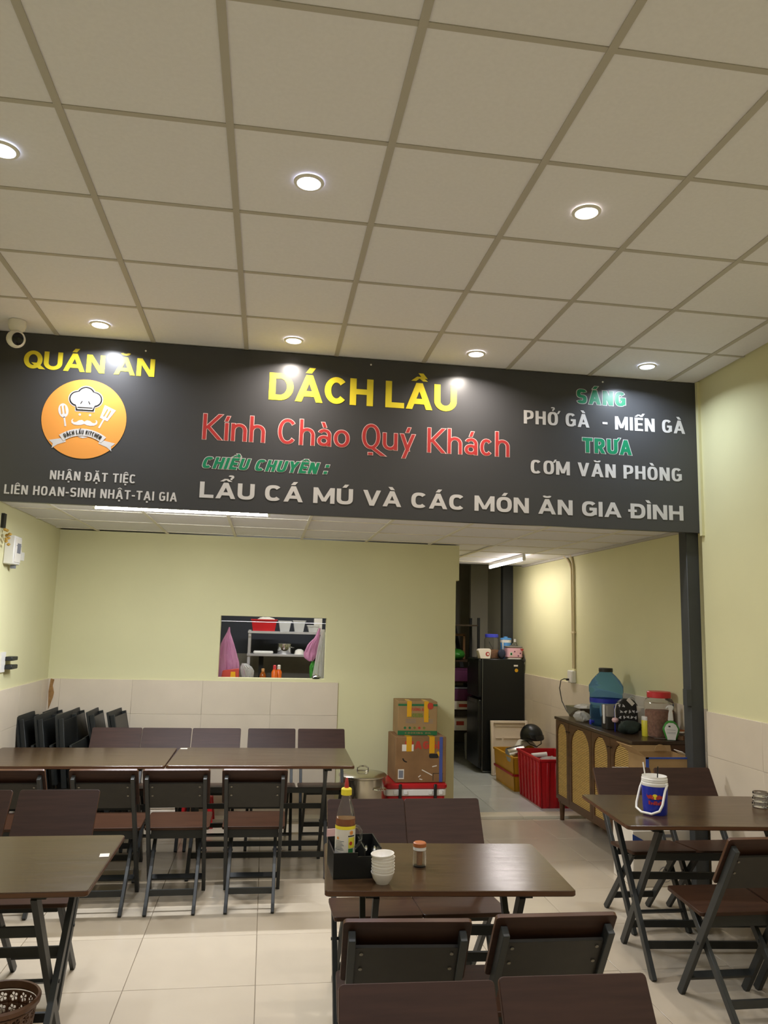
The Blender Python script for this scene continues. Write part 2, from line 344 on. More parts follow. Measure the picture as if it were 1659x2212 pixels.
for x0, x1 in ((XL, 2.36), (2.36, XA)):
    tile_piece('threshold_strip', x1 - x0, .17, .03, M['thresh'], fa, ((x0 + x1) / 2, 7.083, .003), gap=.004)
# walls
H2 = 3.62
wl = struct('wall_left', MB().lohi((XL - .12, YF, 0), (XL, 9.1, H2)), M['wall'])
wr = struct('wall_right', MB().lohi((XR, YF, 0), (XR + .15, 5.03, H2)), M['wall'])
wa = struct('wall_alley', MB().lohi((XA, 5.03, 0), (XA + .12, rear_y1, H2)), M['wall'])
struct('wall_front', MB().lohi((XL - .12, YF - .12, 0), (XR + .15, YF, H2)), M['wall'])
WX0, WX1, WZ0, WZ1, WXE = -.408, .544, 1.185, 1.733, 1.752
wb = MB().lohi((XL, YB, 0), (WX0, YB + .11, ZL)).lohi((WX1, YB, 0), (WXE, YB + .11, ZL)).lohi((WX0, YB, 0), (WX1, YB + .11, WZ0)).lohi((WX0, YB, WZ1), (WX1, YB + .11, ZL)).lohi((WXE, YB, 2.12), (WXE + .03, YB + .11, ZL))
wb = struct('wall_back', wb, M['wall'])
struct('wall_bulkhead', MB().lohi((XL, 5.055, ZL + .02), (XA, 5.15, H2)), M['wall'])
struct('wall_kitchen_side', MB().lohi((1.64, YB + .11, 0), (1.745, 9.15, ZL)), M['wall'])
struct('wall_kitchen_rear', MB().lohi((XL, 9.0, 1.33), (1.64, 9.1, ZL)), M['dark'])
struct('wall_kitchen_rear', MB().lohi((XL, 8.99, 0), (1.64, 9.1, 1.33)), M['kgrey'])
struct('wall_store_rear', MB().lohi((1.0, rear_y1 - .1, 0), (XA, rear_y1, H2)), M['greywall'])
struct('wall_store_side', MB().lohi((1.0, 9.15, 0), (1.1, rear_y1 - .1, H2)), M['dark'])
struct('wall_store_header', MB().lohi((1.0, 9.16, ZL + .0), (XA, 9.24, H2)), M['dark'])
struct('wall_store_panel', MB().lohi((2.80, 10.55, 0), (3.045, 10.62, 3.0)), M['greywall'])
struct('wall_store_lining', MB().lohi((3.045, 9.66, 0), (XA, rear_y1 - .1, 3.0)), M['greywall'])
# wainscot tiles
def wainscot(parent, axis, pos, a0, a1, org, z1=1.158, n=4, skip=None):
    hz = z1 / n
    for a, b in cells(a0, a1, org, .6):
        for k in range(n):
            c = (a + b) / 2; z = hz * (k + .5)
            loc = (pos, c, z) if axis == 'x' else (c, pos, z)
            tile_piece('wall_tile', b - a, hz, .012, M['wtile'], parent, loc, axis, gap=.0009)
wainscot(wl, 'x', XL + .006, 2.0, YB, .35); wainscot(wr, 'x', XR - .006, 2.0, 5.03, .23); wainscot(wa, 'x', XA - .006, 5.1, 9.2, .4)
wainscot(wb, 'y', YB - .006, XL + .012, .668, .668)
# steel posts
def post_struct(x0, x1, y0, y1, z1): return struct('trim_1', MB().lohi((x0, y0, 0), (x1, y1, z1)), M['post'], bevel=.004)
post_struct(2.902, 2.997, 5.06, 5.16, ZL)
struct('trim_2', MB().lohi((2.866, 5.05, 1.19), (2.902, 5.06, 1.30)).lohi((2.866, 5.06, 1.19), (2.902, 5.1, 1.30)), M['post'])
struct('trim_3', MB().lohi((2.955, 9.55, 0), (XA, 9.65, ZL + .3)), M['post'], bevel=.004)
struct('trim_4', MB().lohi((XR - .02, 4.99, 2.36), (XR, 5.02, HC)), M['wall'])
# ceilings
ce = struct('ceiling', MB().lohi((XL - .1, YF, HC + .012), (XR + .15, 5.15, HC + .1)), M['ctile'])
CX, CY = -1.417, 2.059
bw = .028
for x0, x1 in cells(XL, XR, CX, .6):
    for y0, y1 in cells(YF, 5.055, CY, .6):
        tile_piece('ceiling_tile', x1 - x0, y1 - y0, .012, M['ctile'], ce, ((x0 + x1) / 2, (y0 + y1) / 2, HC + .008), gap=bw * .8)
for k in range(-1, 9):
    x = CX + .6 * k
    if XL < x < XR: part('grid_bar', MB().box((0, 0, 0), (bw, 5.05 - YF, .012)), M['cbar'], ce, loc=(x, (5.05 + YF) / 2, HC + .003))
for k in range(-8, 6):
    y = CY + .6 * k
    if YF < y < 5.05: part('cross_bar', MB().box((0, 0, 0), (XR - XL, bw * .8, .01)), M['cbar'], ce, loc=((XR + XL) / 2, y, HC + .004))
cr = struct('ceiling', MB().lohi((XL, 5.15, ZL + .012), (XA, 9.16, ZL + .08)), M['ctile'])
for x0, x1 in cells(XL, XA, CX - .1, .6):
    for y0, y1 in cells(5.15, 9.16, 5.2, .6):
        if x0 > 1.6 or y1 < YB + .3: tile_piece('ceiling_tile', x1 - x0, y1 - y0, .012, M['ctile'], cr, ((x0 + x1) / 2, (y0 + y1) / 2, ZL + .008), gap=.012)
for k in range(0, 9):
    x = CX - .1 + .6 * k
    if XL < x < XA:
        y1 = 9.16 if x > 1.6 else YB
        part('grid_bar', MB().box((0, 0, 0), (.022, y1 - 5.15, .01)), M['cbar_white'], cr, loc=(x, (5.15 + y1) / 2, ZL + .0))
for k in range(0, 7):
    y = 5.2 + .6 * k; x0 = XL if y < YB else 1.75
    part('cross_bar', MB().box((0, 0, 0), (XA - x0, .02, .008)), M['cbar_white'], cr, loc=((XA + x0) / 2, y, ZL + .001))
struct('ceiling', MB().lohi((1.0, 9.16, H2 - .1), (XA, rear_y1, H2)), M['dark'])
# alley ceiling edge trim
struct('trim_5', MB().lohi((XA - .02, 5.15, ZL - .02), (XA, 9.16, ZL)), M['cbar'])
# ------------------------------------------------------------------ lamps
def area(name, parent, loc, power, size, size_y=None, rgb=(255, 255, 255), rot=(0, 0, 0), spread=PI):
    l = bpy.data.lights.new(name, 'AREA'); l.energy = power; l.color = rgb; l.spread = spread
    if size_y: l.shape = 'RECTANGLE'; l.size = size; l.size_y = size_y
    else: l.shape = 'DISK'; l.size = size
    o = bpy.data.objects.new(name, l); COL.objects.link(o); o.parent = parent; o.location = loc; o.rotation_euler = rot; return o
COOL, NEUT, WARM, VIO = (.79, .90, 1.04), (.93, .95, 1.0), (1.0, .90, .80), (.80, .83, 1.04)
def emis(name, rgb, k):
    m = bpy.data.materials.new(name); m.use_nodes = True; b = m.node_tree.nodes['Principled BSDF']
    b.inputs['Emission Color'].default_value = rgb + (1,); b.inputs['Emission Strength'].default_value = k; b.inputs['Base Color'].default_value = (.8, .8, .8, 1); return m
LENS = {c: emis('lamp_lens', c, 9.0) for c in (COOL, NEUT, WARM, VIO)}
ring = MB().lathe([(.047, -.002), (.049, -.007), (.06, -.006), (.063, 0), (.047, 0)], 32).mesh('trim_ring', M['plast_white'])
def downlight(x, y, c, label, group=None, k=1.0):
    t = thing('downlight', label, 'ceiling light', (x, y, HC - .004), 0, group)
    link('trim_ring', ring, t)
    part('lamp_lens', MB().lathe([(0, -.0035), (.047, -.0035), (.047, -.001), (0, -.001)], 32), LENS[c], t)
    area('downlight_lamp', t, (0, 0, -.012), DOWNLIGHT_W * k, .09, rgb=c, spread=math.radians(150))
dl_lab = {(0, 4.77): (NEUT, 'round white downlight above the words at the sign\'s yellow heading, nearest the camera dome'), (1, 4.78): (WARM, 'round warm downlight above the big yellow two-word heading'),
          (2, 4.766): (WARM, 'round downlight above the sign between yellow heading and green heading'), (3, 4.75): (COOL, 'round cool white downlight close to the yellow wall above the sign'),
          (0, 2.965): (COOL, 'cool white downlight cut by the frame edge in the front row'), (1, 2.965): (VIO, 'violet-tinted downlight in the middle of the front row of the ceiling'), (2, 2.965): (WARM, 'warm white downlight alone in the ceiling bay near the yellow wall')}
LX = (-1.1, .088, 1.286, 2.48)
for (i, y), (c, lab) in dl_lab.items(): downlight(LX[i], y, c, lab, k=(1.0 if y > 4 else .62) * (.72 if i == 3 else 1))
downlight(LX[3], 2.965, NEUT, 'downlight beside the right wall just beyond the frame', k=.45)
for y, w_ in ((1.17, 'just above the viewpoint'), (-.63, 'behind the viewpoint')):
    for i in range(4): downlight(LX[i], y, (COOL, VIO, WARM, NEUT)[i], ('cool white', 'violet-tinted', 'warm white', 'neutral white')[i] + ' downlight in the ceiling row ' + w_, k=.62)
def tube_light(label, L, loc, rz, power, rgb, glow=22.0):
    t = thing('tube_light', label, 'tube light', loc, rz)
    part('batten', MB().box((0, 0, .022), (L, .032, .036)), M['plast_white'], t, bevel=.004)
    part('end_socket', MB().box((-L / 2 + .008, 0, -.008), (.018, .034, .04)), M['plast_white'], t, bevel=.003)
    part('end_socket', MB().box((L / 2 - .008, 0, -.008), (.018, .034, .04)), M['plast_white'], t, bevel=.003)
    part('lamp_tube', MB().lathe([(0, -L / 2 + .016), (.014, -L / 2 + .016), (.014, L / 2 - .016), (0, L / 2 - .016)], 16, (0, 0, -.012), R=Matrix.Rotation(PI / 2, 3, 'Y')), emis('tube_glow', rgb, glow), t)
    area('tube_lamp', t, (0, 0, -.03), power, L * .95, .03, rgb=rgb)
tube_light('cool white tube light under the low ceiling just behind the black sign', 1.14, (-.58, 5.2, 2.41), 0, TUBE_W, (.88, .92, 1.0), 75.0)
tube_light('tube light on the alley ceiling above the black fridge', 1.25, (2.60, 8.3, 2.41), PI / 2, TUBE_W * .22, (1.0, .93, .9))
tube_light('added unseen tube light brightening the kitchen behind the serving hatch', 1.2, (.1, 7.75, 2.41), 0, TUBE_W * .27, (.95, .97, 1.0))  # hidden lamp, added to light the kitchen seen through the hatch
# ------------------------------------------------------------------ signboard
YS = 5.02
sg = thing('signboard', 'long black restaurant signboard with yellow, red, white and green Vietnamese lettering', 'sign', (.63, 5.035, 2.38))
gx, gz = .63, 2.38
def SP(u, v, k=1): return (u - gx, YS - 5.035 - .0012 * k, v - gz)
part('board', MB().lohi((XL + .01 - gx, YS - 5.035, 0), (2.99 - gx, .018, HC - .006 - gz)), M['sign'], sg, bevel=.002)
part('edge_strip', MB().lohi((2.99 - gx, -.012, .01), (3.0 - gx, .018, HC - .006 - gz)), M['cbar'], sg)
def line(body, m, x0, x1, zb, cap, out=None, e=.04, **kw):
    if out: letters('letter_outline', body, out, sg, lambda u, v: SP(u, v, 1), x0, x1, zb, cap, e=e, **kw)
    letters('letter', body, m, sg, lambda u, v: SP(u, v, 2), x0, x1, zb, cap, **kw)
line('QUÁN ĂN', M['yellow'], -1.603, -.796, 3.239, .119, w=.22, cw=.84, k=2.0, track=.06)
line('DÁCH LẦU', M['yellow'], -.056, 1.22, 3.140, .186, w=.22, cw=.8, k=2.0, track=.06)
line('Kính Chào Quý Khách', M['red'], -.467, 1.594, 2.847, .169, out=M['pink'], e=.022, w=.115, cw=.64, k=2.1, track=.11)
line('CHIỀU CHUYÊN :', M['green'], -.463, .345, 2.656, .076, out=M['white'], e=.045, w=.23, cw=.66, k=2.7, track=.12, shear=.25)
line('LẨU CÁ MÚ VÀ CÁC MÓN ĂN GIA ĐÌNH', M['white'], -.464, 2.864, 2.4625, .104, w=.22, cw=.82, k=2.6, track=.1)
line('SÁNG', M['green'], 2.086, 2.449, 3.262, .104, out=M['white'], e=.035, w=.23, cw=.64, k=2.7, track=.12)
line('PHỞ GÀ  - MIẾN GÀ', M['white'], 1.698, 2.897, 3.09, .096, w=.175, cw=.56, k=2.8, track=.1)
line('TRƯA', M['green'], 2.124, 2.489, 2.911, .106, out=M['white'], e=.035, w=.23, cw=.66, k=2.7, track=.12)
line('CƠM VĂN PHÒNG', M['white'], 1.747, 2.861, 2.741, .096, w=.175, cw=.56, k=2.8, track=.1)
line('NHẬN ĐẶT TIỆC', M['white'], -1.383, -.864, 2.5325, .057, w=.165, cw=.56, k=2.8, track=.12)
line('LIÊN HOAN-SINH NHẬT-TẠI GIA', M['white'], -1.644, -.602, 2.428, .058, w=.165, cw=.56, k=2.8, track=.12)
# logo: orange disc with chef's hat, moustache, spoon, spatula and ribbon
LC = (-1.207, 2.932); LR = .2585
def LF(k): return lambda u, v: SP(LC[0] + u * LR, LC[1] + v * LR, k)
part('logo_disc', MB().flat(circ(0, 0, 1, 64), LF(2)), M['orange'], sg, fix=False)
def hat(sc):
    P = []
    P += circ(-.2, .5, .17 * sc, 10, PI * 1.45, PI * .6); P += circ(0, .6, .19 * sc, 12, PI * .85, PI * .15); P += circ(.2, .5, .17 * sc, 10, PI * .4, -PI * .45)
    e = (sc - 1) * .17
    P += [(.19 + e, .22 - e), (-.19 - e, .22 - e)]
    return P
part('chef_hat_border', MB().flat(hat(1.25), LF(3)), M['white'], sg, fix=False)
part('chef_hat_outline', MB().flat(hat(1.12), LF(4)), M['black'], sg, fix=False)
part('chef_hat', MB().flat(hat(.93), LF(5)), M['white'], sg, fix=False)
hb = MB(); hb.flat([(-.18, .27), (.18, .27), (.18, .29), (-.18, .29)], LF(6)); hb.flat([(-.12, .38), (-.08, .45), (-.065, .44), (-.1, .37)], LF(6)); hb.flat([(.12, .38), (.08, .45), (.065, .44), (.1, .37)], LF(6))
part('chef_hat_creases', hb, M['black'], sg, fix=False)
part('eye', MB().flat(circ(-.11, .1, .03, 12), LF(3)), M['white'], sg, fix=False); part('eye', MB().flat(circ(.13, .1, .03, 12), LF(3)), M['white'], sg, fix=False)
mo = MB()
for s_ in (-1, 1):
    up_ = [(0, -.07), (.06, -.03), (.13, -.045), (.19, -.09), (.24, -.1), (.275, -.07), (.27, -.03), (.245, -.02)]; lo_ = [(.285, -.02), (.31, -.06), (.3, -.12), (.24, -.16), (.15, -.17), (.07, -.16), (0, -.13)]
    mo.flat([(u * s_ + .01, v) for u, v in up_ + lo_][::s_ * -1], LF(3))
part('moustache', mo, M['white'], sg, fix=False)
def utensil(name, cx, cy, a, shape):
    ca, sa = math.cos(a), math.sin(a); F = LF(3); F2 = LF(4)
    R_ = lambda u, v: F(cx + u * ca - v * sa, cy + u * sa + v * ca); R2 = lambda u, v: F2(cx + u * ca - v * sa, cy + u * sa + v * ca)
    mb = MB(); mb.flat([(-.022, -.34), (.022, -.34), (.018, -.1), (-.018, -.1)], R_)
    mb.flat(shape, R_); part(name, mb, M['white'], sg, fix=False)
    sl = MB()
    for k in (-.04, .04): sl.flat([(k - .014, -.02), (k + .014, -.02), (k + .014, .18), (k - .014, .18)], R2)
    part(name + '_slots', sl, M['orange'], sg, fix=False)
utensil('spoon', -.49, .12, .2, circ(0, .06, .12, 20, ry=.18))
utensil('spatula', .5, .1, -.42, [(-.1, -.1), (.1, -.1), (.15, .24), (-.15, .24)])
rb = MB(); arc = lambda r, a: (r * math.sin(a), -1.15 + r * math.cos(a))
n_ = 16; A0 = .66
def rib(r0, r1, a0, a1): return [arc(r1, a0 + (a1 - a0) * k / n_) for k in range(n_ + 1)] + [arc(r0, a1 + (a0 - a1) * k / n_) for k in range(n_ + 1)]
part('ribbon', MB().flat(rib(.72, .9, -A0, A0)[::-1], LF(4)), M['white'], sg, fix=False)
rt_ = MB()
for s_ in (-1, 1):
    rt_.flat([(s_ * .42, -.5), (s_ * .78, -.58), (s_ * .68, -.66), (s_ * .7, -.78), (s_ * .58, -.68), (s_ * .38, -.6)][::s_], LF(3))
rt_.flat([(-.12, -.46), (0, -.44), (.12, -.46), (0, -.49)], LF(3))
part('ribbon_tails', rt_, M['white'], sg, fix=False)
letters('ribbon_letter', 'DÁCH LẨU KITCHEN', M['black'], sg, lambda u, v: LF(6)(*arc(.765 + v, u)), -.56, .56, 0, .1, w=.2, cw=.56, k=2.6, track=.14)
part('screw_heads', MB().lathe([(0, .004), (.006, .003), (.006, 0)], 10, (-.86 - gx, YS - 5.037, 3.41 - gz), R=Matrix.Rotation(PI / 2, 3, 'X')).lathe([(0, .004), (.006, .003), (.006, 0)], 10, (.62 - gx, YS - 5.037, 3.43 - gz), R=Matrix.Rotation(PI / 2, 3, 'X')).lathe([(0, .004), (.006, .003), (.006, 0)], 10, (2.28 - gx, YS - 5.037, 3.43 - gz), R=Matrix.Rotation(PI / 2, 3, 'X')), M['plast_white'], sg)
# security camera dome
sc_ = thing('security_camera', 'white ceiling security camera with a black lens at the sign\'s corner', 'camera', (-1.6, 4.83, HC))
part('base', MB().lathe([(0, 0), (.05, 0), (.052, -.03), (.045, -.055), (.03, -.07), (0, -.07)], 24), M['plast_white'], sc_)
part('ball', MB().lathe([(.055 * math.sin(PI * k / 12), -.115 - .055 * math.cos(PI * k / 12)) for k in range(13)], 24), M['plast_white'], sc_)
Rl = Matrix.Rotation(PI / 2 + .25, 3, 'X')
part('lens_plate', MB().lathe([(0, .0575), (.02, .056), (.033, .05), (.034, .045), (0, .045)], 24, (0, 0, -.115), R=Matrix.Rotation(.55, 3, 'Z') @ Rl, sy=1.15), M['lens'], sc_)
# ------------------------------------------------------------------ tables
def make_table(w, d, label, loc, rz, group=None):
    t = thing('folding_table', label, 'table', loc, rz, group); h = .75
    part('table_top', MB().prism(rrect(-w / 2, -d / 2, w / 2, d / 2, .018), h - .02, h), M['wood'], t, bevel=.002)
    part('edge_band', MB().prism(rrect(-w / 2 - .0008, -d / 2 - .0008, w / 2 + .0008, d / 2 + .0008, .018), h - .017, h - .003), M['edge'], t)
    ix = w / 2 - .16; fy = .235; ty = d / 2 - .06
    for s in (-1, 1):
        part('leg', MB().bar((s * ix, -fy, 0), (s * ix, ty, h - .03), .022, .04), M['steel'], t)
        part('leg', MB().bar((s * (ix - .026), fy, 0), (s * (ix - .026), -ty, h - .03), .022, .04), M['steel'], t)
        part('cleat', MB().box((s * (ix - .012), 0, h - .031), (.05, d - .1, .02)), M['steel_blk'], t)
    def at(z, sgn): k = z / (h - .03); return sgn * (-fy + (ty + fy) * k)
    for z, sg_, x in ((.13, 1, ix), (.13, -1, ix - .026), (.40, 1, ix), (.56, -1, ix - .026)):
        part('rail', MB().box((0, at(z, sg_), z), (2 * x - .022, .016, .034)), M['steel_blk'], t)
    for a_, b_ in ((-ix - .015, -ix + .042), (ix - .042, ix + .015)): part('pivot_bolt', MB().lathe([(0, a_), (.007, a_), (.007, b_), (0, b_)], 8, (0, 0, .316), R=Matrix.Rotation(PI / 2, 3, 'Y')), M['steel'], t)
    return t
TB = 'folding wooden tables'
make_table(.905, .61, 'dark folding table carrying the sauce bottle, bowls and toothpick jar', (.72, 3.155, 0), math.radians(-4), TB)
make_table(1.17, .70, 'dark folding table carrying the blue drink bucket near the cabinet', (2.388, 4.01, 0), math.radians(-4.8), TB)
make_table(1.21, .72, 'light-reflecting folding table with one white sticker, above the wicker bin', (-1.17, 3.30, 0), 0, TB)
make_table(1.225, .745, 'long rear folding table end beside the steel stockpot', (.018, 5.69, 0), math.radians(-1), TB)
k2 = make_table(1.215, .74, 'long rear folding table in front of the folded black chairs', (-1.216, 5.68, 0), 0, TB)
# ------------------------------------------------------------------ chairs
def make_chair(label):
    t = thing('folding_chair', label, 'chair', group='brown folding chairs')
    px, ix = .165, .136
    P0, P1 = Vector((0, .22, 0)), Vector((0, -.272, .777)); d = (P1 - P0).normalized(); n = Vector((0, d.z, -d.y))
    def onp(z, o=0): k = z / P1.z; return P0 + (P1 - P0) * k + n * o
    for s in (-1, 1):
        X = Vector((s * px, 0, 0))
        part('leg', MB().bar(P0 + X, P1 + X, .022, .038), M['steel'], t, bevel=.002)
        Y = Vector((s * ix, 0, 0))
        part('leg', MB().bar(Y + Vector((0, -.22, 0)), Y + Vector((0, .16, .42)), .02, .036), M['steel'], t, bevel=.002)
    R = Matrix((Vector((1, 0, 0)), d, n)).transposed(); 
    c = onp(.695, .019 + .009)
    fr = lambda u, v, w: c + R @ Vector((u, v, w))
    part('backrest', MB().prism(rrect(-.1915, -.128, .1915, .128, .012, 3), -.008, .008, fr), M['chairwood'], t, bevel=.0015)
    part('backrest_edge', MB().prism(rrect(-.192, -.1285, .192, .1285, .012, 3), -.0065, .0055, fr), M['edge'], t)
    c2 = onp(.662, .0)
    part('back_board', MB().box(c2, (.308, .185, .012), 0, R), M['board'], t, bevel=.001)
    for s in (-1, 1):
        for z in (.665, .72): part('bolt', MB().lathe([(0, -.004), (.006, -.003), (.006, .001), (0, .001)], 8, onp(z, -.0062) + Vector((s * .135, 0, 0)), R=R), M['bolt'], t)
    Rs = Matrix.Rotation(math.radians(4), 3, 'X')
    cs = Vector((0, .125, .44)); fs = lambda u, v, w: cs + Rs @ Vector((u, v, w))
    part('seat', MB().prism(rrect(-.192, -.15, .192, .155, .016, 3), -.009, .009, fs), M['seatwood'], t, bevel=.002)
    part('seat_frame', MB().box((0, .15, .405), (.252, .018, .04)).box((0, .0, .395), (.306, .018, .05)), M['steel_blk'], t)
    part('rail', MB().box(onp(.10), (.308, .014, .034), 0, R), M['steel'], t)
    part('rail', MB().box((0, -.22 + .38 / .42 * .10, .10), (.252, .014, .034)), M['steel'], t)
    for a_, b_ in ((-px - .015, -ix + .014), (ix - .014, px + .015)): part('pivot_bolt', MB().lathe([(0, a_), (.007, a_), (.007, b_), (0, b_)], 8, (0, .039, .286), R=Matrix.Rotation(PI / 2, 3, 'Y')), M['steel'], t)
    return t
ch0 = make_chair('')
first = [True]
def chair(x, y, rz, label):
    o = ch0 if first[0] else dup(ch0)
    first[0] = False; o.location = (x, y, 0); o.rotation_euler = (0, 0, math.radians(rz)); o['label'] = label
for x, lab, rz in ((-1.40, 'folding chair cut by the frame edge, black back towards us at the rear tables', 0), (-.886, 'black-backed folding chair at the rear tables, half hidden by a nearer brown back', 0),
                   (-.479, 'black-backed folding chair at the rear tables, next but one to the aisle', .5), (-.02, 'black-backed folding chair at the aisle end of the rear tables\' front row', -1)):
    chair(x, 5.07, rz, lab)
for i, (x, lab) in enumerate(((-1.135, 'brown chair back behind the rear tables, touching the folded black chairs'), (-.748, 'brown chair back second from the folded black chairs behind the rear tables'), (-.357, 'purplish brown chair back in the middle of the row behind the rear tables'),
                              (.085, 'brown chair back second from the steel stockpot behind the rear tables'), (.49, 'brown chair back nearest the steel stockpot behind the rear tables'))):
    chair(x, 6.34, 180, lab)
chair(-.985, 3.985, 180, 'brown chair facing us behind the table with the white sticker'); chair(-1.402, 3.985, 180, 'brown chair cut by the frame edge behind the stickered table')
chair(.531, 3.735, 180, 'brown chair facing us behind the centre table, partly behind the sauce bottle'); chair(.9165, 3.735, 180, 'brown chair facing us behind the centre table, beside the walkway to the alley')
chair(.474, 2.665, -4, 'black-backed chair tucked under the centre table below the bowls'); chair(.925, 2.675, -1, 'black-backed chair tucked under the centre table on its aisle side')
chair(.397, 1.735, 178.5, 'nearest brown chair back at the bottom, under the chair below the bowls'); chair(.796, 1.74, 178.5, 'nearest brown chair back at the bottom on the aisle side')
chair(2.285, 4.585, 180, 'brown chair facing us behind the drink bucket table, on the cabinet side'); chair(2.69, 4.575, 180, 'brown chair facing us behind the drink bucket table, on the wall side')
chair(2.182, 3.47, 0, 'black-backed chair pulled up to the drink bucket table, fully showing its seat'); chair(2.578, 3.475, 0, 'black-backed chair at the drink bucket table, mostly cut off by the frame edge')
# folded chairs leaning in the corner
def make_folded(label):
    t = thing('folded_chair', label, 'chair', group='folded chairs leaning in the corner')
    for s in (-1, 1):
        part('leg', MB().box((0, s * .165, .46), (.036, .022, .92)), M['steel_blk'], t, bevel=.002)
        part('leg', MB().box((.04, s * .137, .32), (.034, .02, .62)), M['steel_blk'], t, bevel=.002)
    part('backrest', MB().prism(rrect(-.195, .70, .195, .95, .012, 3), -.036, -.02, lambda u, v, w: (w, u, v)), M['steel_blk'], t)
    part('back_board', MB().box((.012, 0, .80), (.012, .31, .2)), M['plast_black'], t)
    part('seat', MB().prism(rrect(-.195, .42, .195, .72, .012, 3), .06, .078, lambda u, v, w: (w, u, v)), M['steel_blk'], t)
    part('rail', MB().box((0, 0, .1), (.02, .31, .034)), M['steel_blk'], t)
    part('rail', MB().box((.04, 0, .1), (.02, .25, .034)), M['steel_blk'], t)
    return t
f0 = make_folded('')
FOLDED = ((-1.505, 6.945, 13, -1, 'folded black chair in the corner, rear one nearest the yellow side wall'), (-1.325, 6.945, 13, -1, 'rear folded black chair in the corner, second out from the side wall'),
          (-1.17, 6.945, 13, -1, 'rear folded black chair in the corner, tallest in view, third out from the side wall'), (-.995, 6.93, 13, -6, 'folded black chair standing a little apart from the rest in the corner'),
          (-1.635, 6.53, 10, -3, 'nearer folded black chair in the corner, against the yellow side wall'), (-1.515, 6.53, 9, -3, 'nearer folded black chair in the corner, in the middle of three'), (-1.395, 6.53, 7, -3, 'nearer folded black chair in the corner, closest to the brown chair backs'))
for i, (x, y, a, rz, lab) in enumerate(FOLDED):
    o = f0 if i == 0 else dup(f0)
    o.location = (x, y, 0); o.rotation_euler = (0, -math.radians(a), math.radians(rz)); o['label'] = lab
# ------------------------------------------------------------------ things on the centre table
def lathe_part(name, prof, m, parent, c=(0, 0, 0), n=24, R=None, sx=1, sy=1, label=None): return part(name, MB().lathe(prof, n, c, R=R, sx=sx, sy=sy), m, parent, label=label)
cd = thing('condiment_caddy', 'black table caddy holding the sauce bottle on the centre table', 'caddy', (.372, 3.105, .75), math.radians(2))
T_ = .004
part('base', MB().box((0, 0, T_ / 2), (.18, .2, T_)), M['plast_black'], cd)
part('front_wall', MB().box((-.045, -.098, .047), (.09, .004, .09)).box((.045, -.098, .04), (.09, .004, .076)), M['plast_black'], cd)
part('back_wall', MB().box((0, .098, .055), (.18, .004, .106)), M['plast_black'], cd)
part('side_wall', MB().box((-.088, 0, .047), (.004, .19, .09)), M['plast_black'], cd); part('side_wall', MB().box((.088, 0, .055), (.004, .19, .106)), M['plast_black'], cd)
part('divider', MB().box((.028, 0, .052), (.004, .19, .1)), M['plast_black'], cd)
bt = thing('sauce_bottle', 'tall sauce bottle with yellow cap and red nozzle in the caddy', 'bottle', (.335, 3.09, .755), math.radians(-5))
BP = [(0, 0), (.034, 0), (.037, .006), (.037, .045), (.0355, .06), (.0365, .08), (.038, .15), (.037, .19), (.030, .225), (.021, .255), (.0165, .28), (.016, .292)]
lathe_part('glass_body', BP, M['clear'], bt)
lathe_part('sauce', [(0, .003), (.0335, .003), (.0345, .05), (.034, .1), (.0355, .15), (.0345, .192), (0, .192)], M['amber'], bt)
lathe_part('sediment', [(0, .004), (.0325, .004), (.0338, .048), (0, .05)], M['sauce'], bt)
def band(r, z0, z1, a0, a1, m, name, n=12, k=0): part(name, MB().grid(lambda u, v: ((r + k) * math.cos(a0 + (a1 - a0) * u), (r + k) * math.sin(a0 + (a1 - a0) * u), z0 + (z1 - z0) * v), n, 1), m, bt, fix=False)
lathe_part('label_band', [(.0383, .062), (.0388, .165), (.0382, .165), (.0377, .062)], M['c_white'], bt)
band(.0389, .156, .168, PI, 2 * PI, M['yellow'], 'label_band', k=.0002); band(.0384, .058, .066, PI, 2 * PI, M['red'], 'label_band', k=.0004)
band(.0389, .09, .128, -1.25, -.5, M['lime'], 'label_panel', k=.0005); band(.0389, .068, .088, -1.25, -.7, M['c_green'], 'label_panel', k=.0005)
for a_, z_, r_, m_ in ((-.95, .145, .008, M['orange']), (-.95, .148, .005, M['red']), (-2.35, .125, .005, M['orange']), (-1.0, .107, .007, M['c_red'])):
    part('label_spot', MB().add([((.0395 + r_ * .06) * math.cos(a_ + dx / .039), (.0395 + r_ * .06) * math.sin(a_ + dx / .039), z_ + dz) for dx, dz in circ(0, 0, r_, 12)], [tuple(range(12))]), m_, bt, fix=False)
for k in range(7): band(.0389, .084 + k * .005, .0858 + k * .005, -2.7, -1.7 - .1 * (k % 3), M['c_grey'], 'label_print', k=.0004)
band(.0389, .131, .135, -1.3, -.55, M['black'], 'label_print', k=.0006)
lathe_part('cap', [(.0175, .276), (.0205, .277), (.0205, .298), (.017, .302), (.008, .303), (0, .303)], M['yellow'], bt)
lathe_part('nozzle', [(.0085, .302), (.008, .318), (.0045, .336), (.003, .339), (0, .339)], M['red'], bt)
part('handle', MB().tube([(.036, -.012, .165), (.05, -.014, .162), (.06, -.016, .148), (.06, -.016, .12), (.052, -.014, .1), (.037, -.012, .085)], .006, 10), M['clear'], bt)
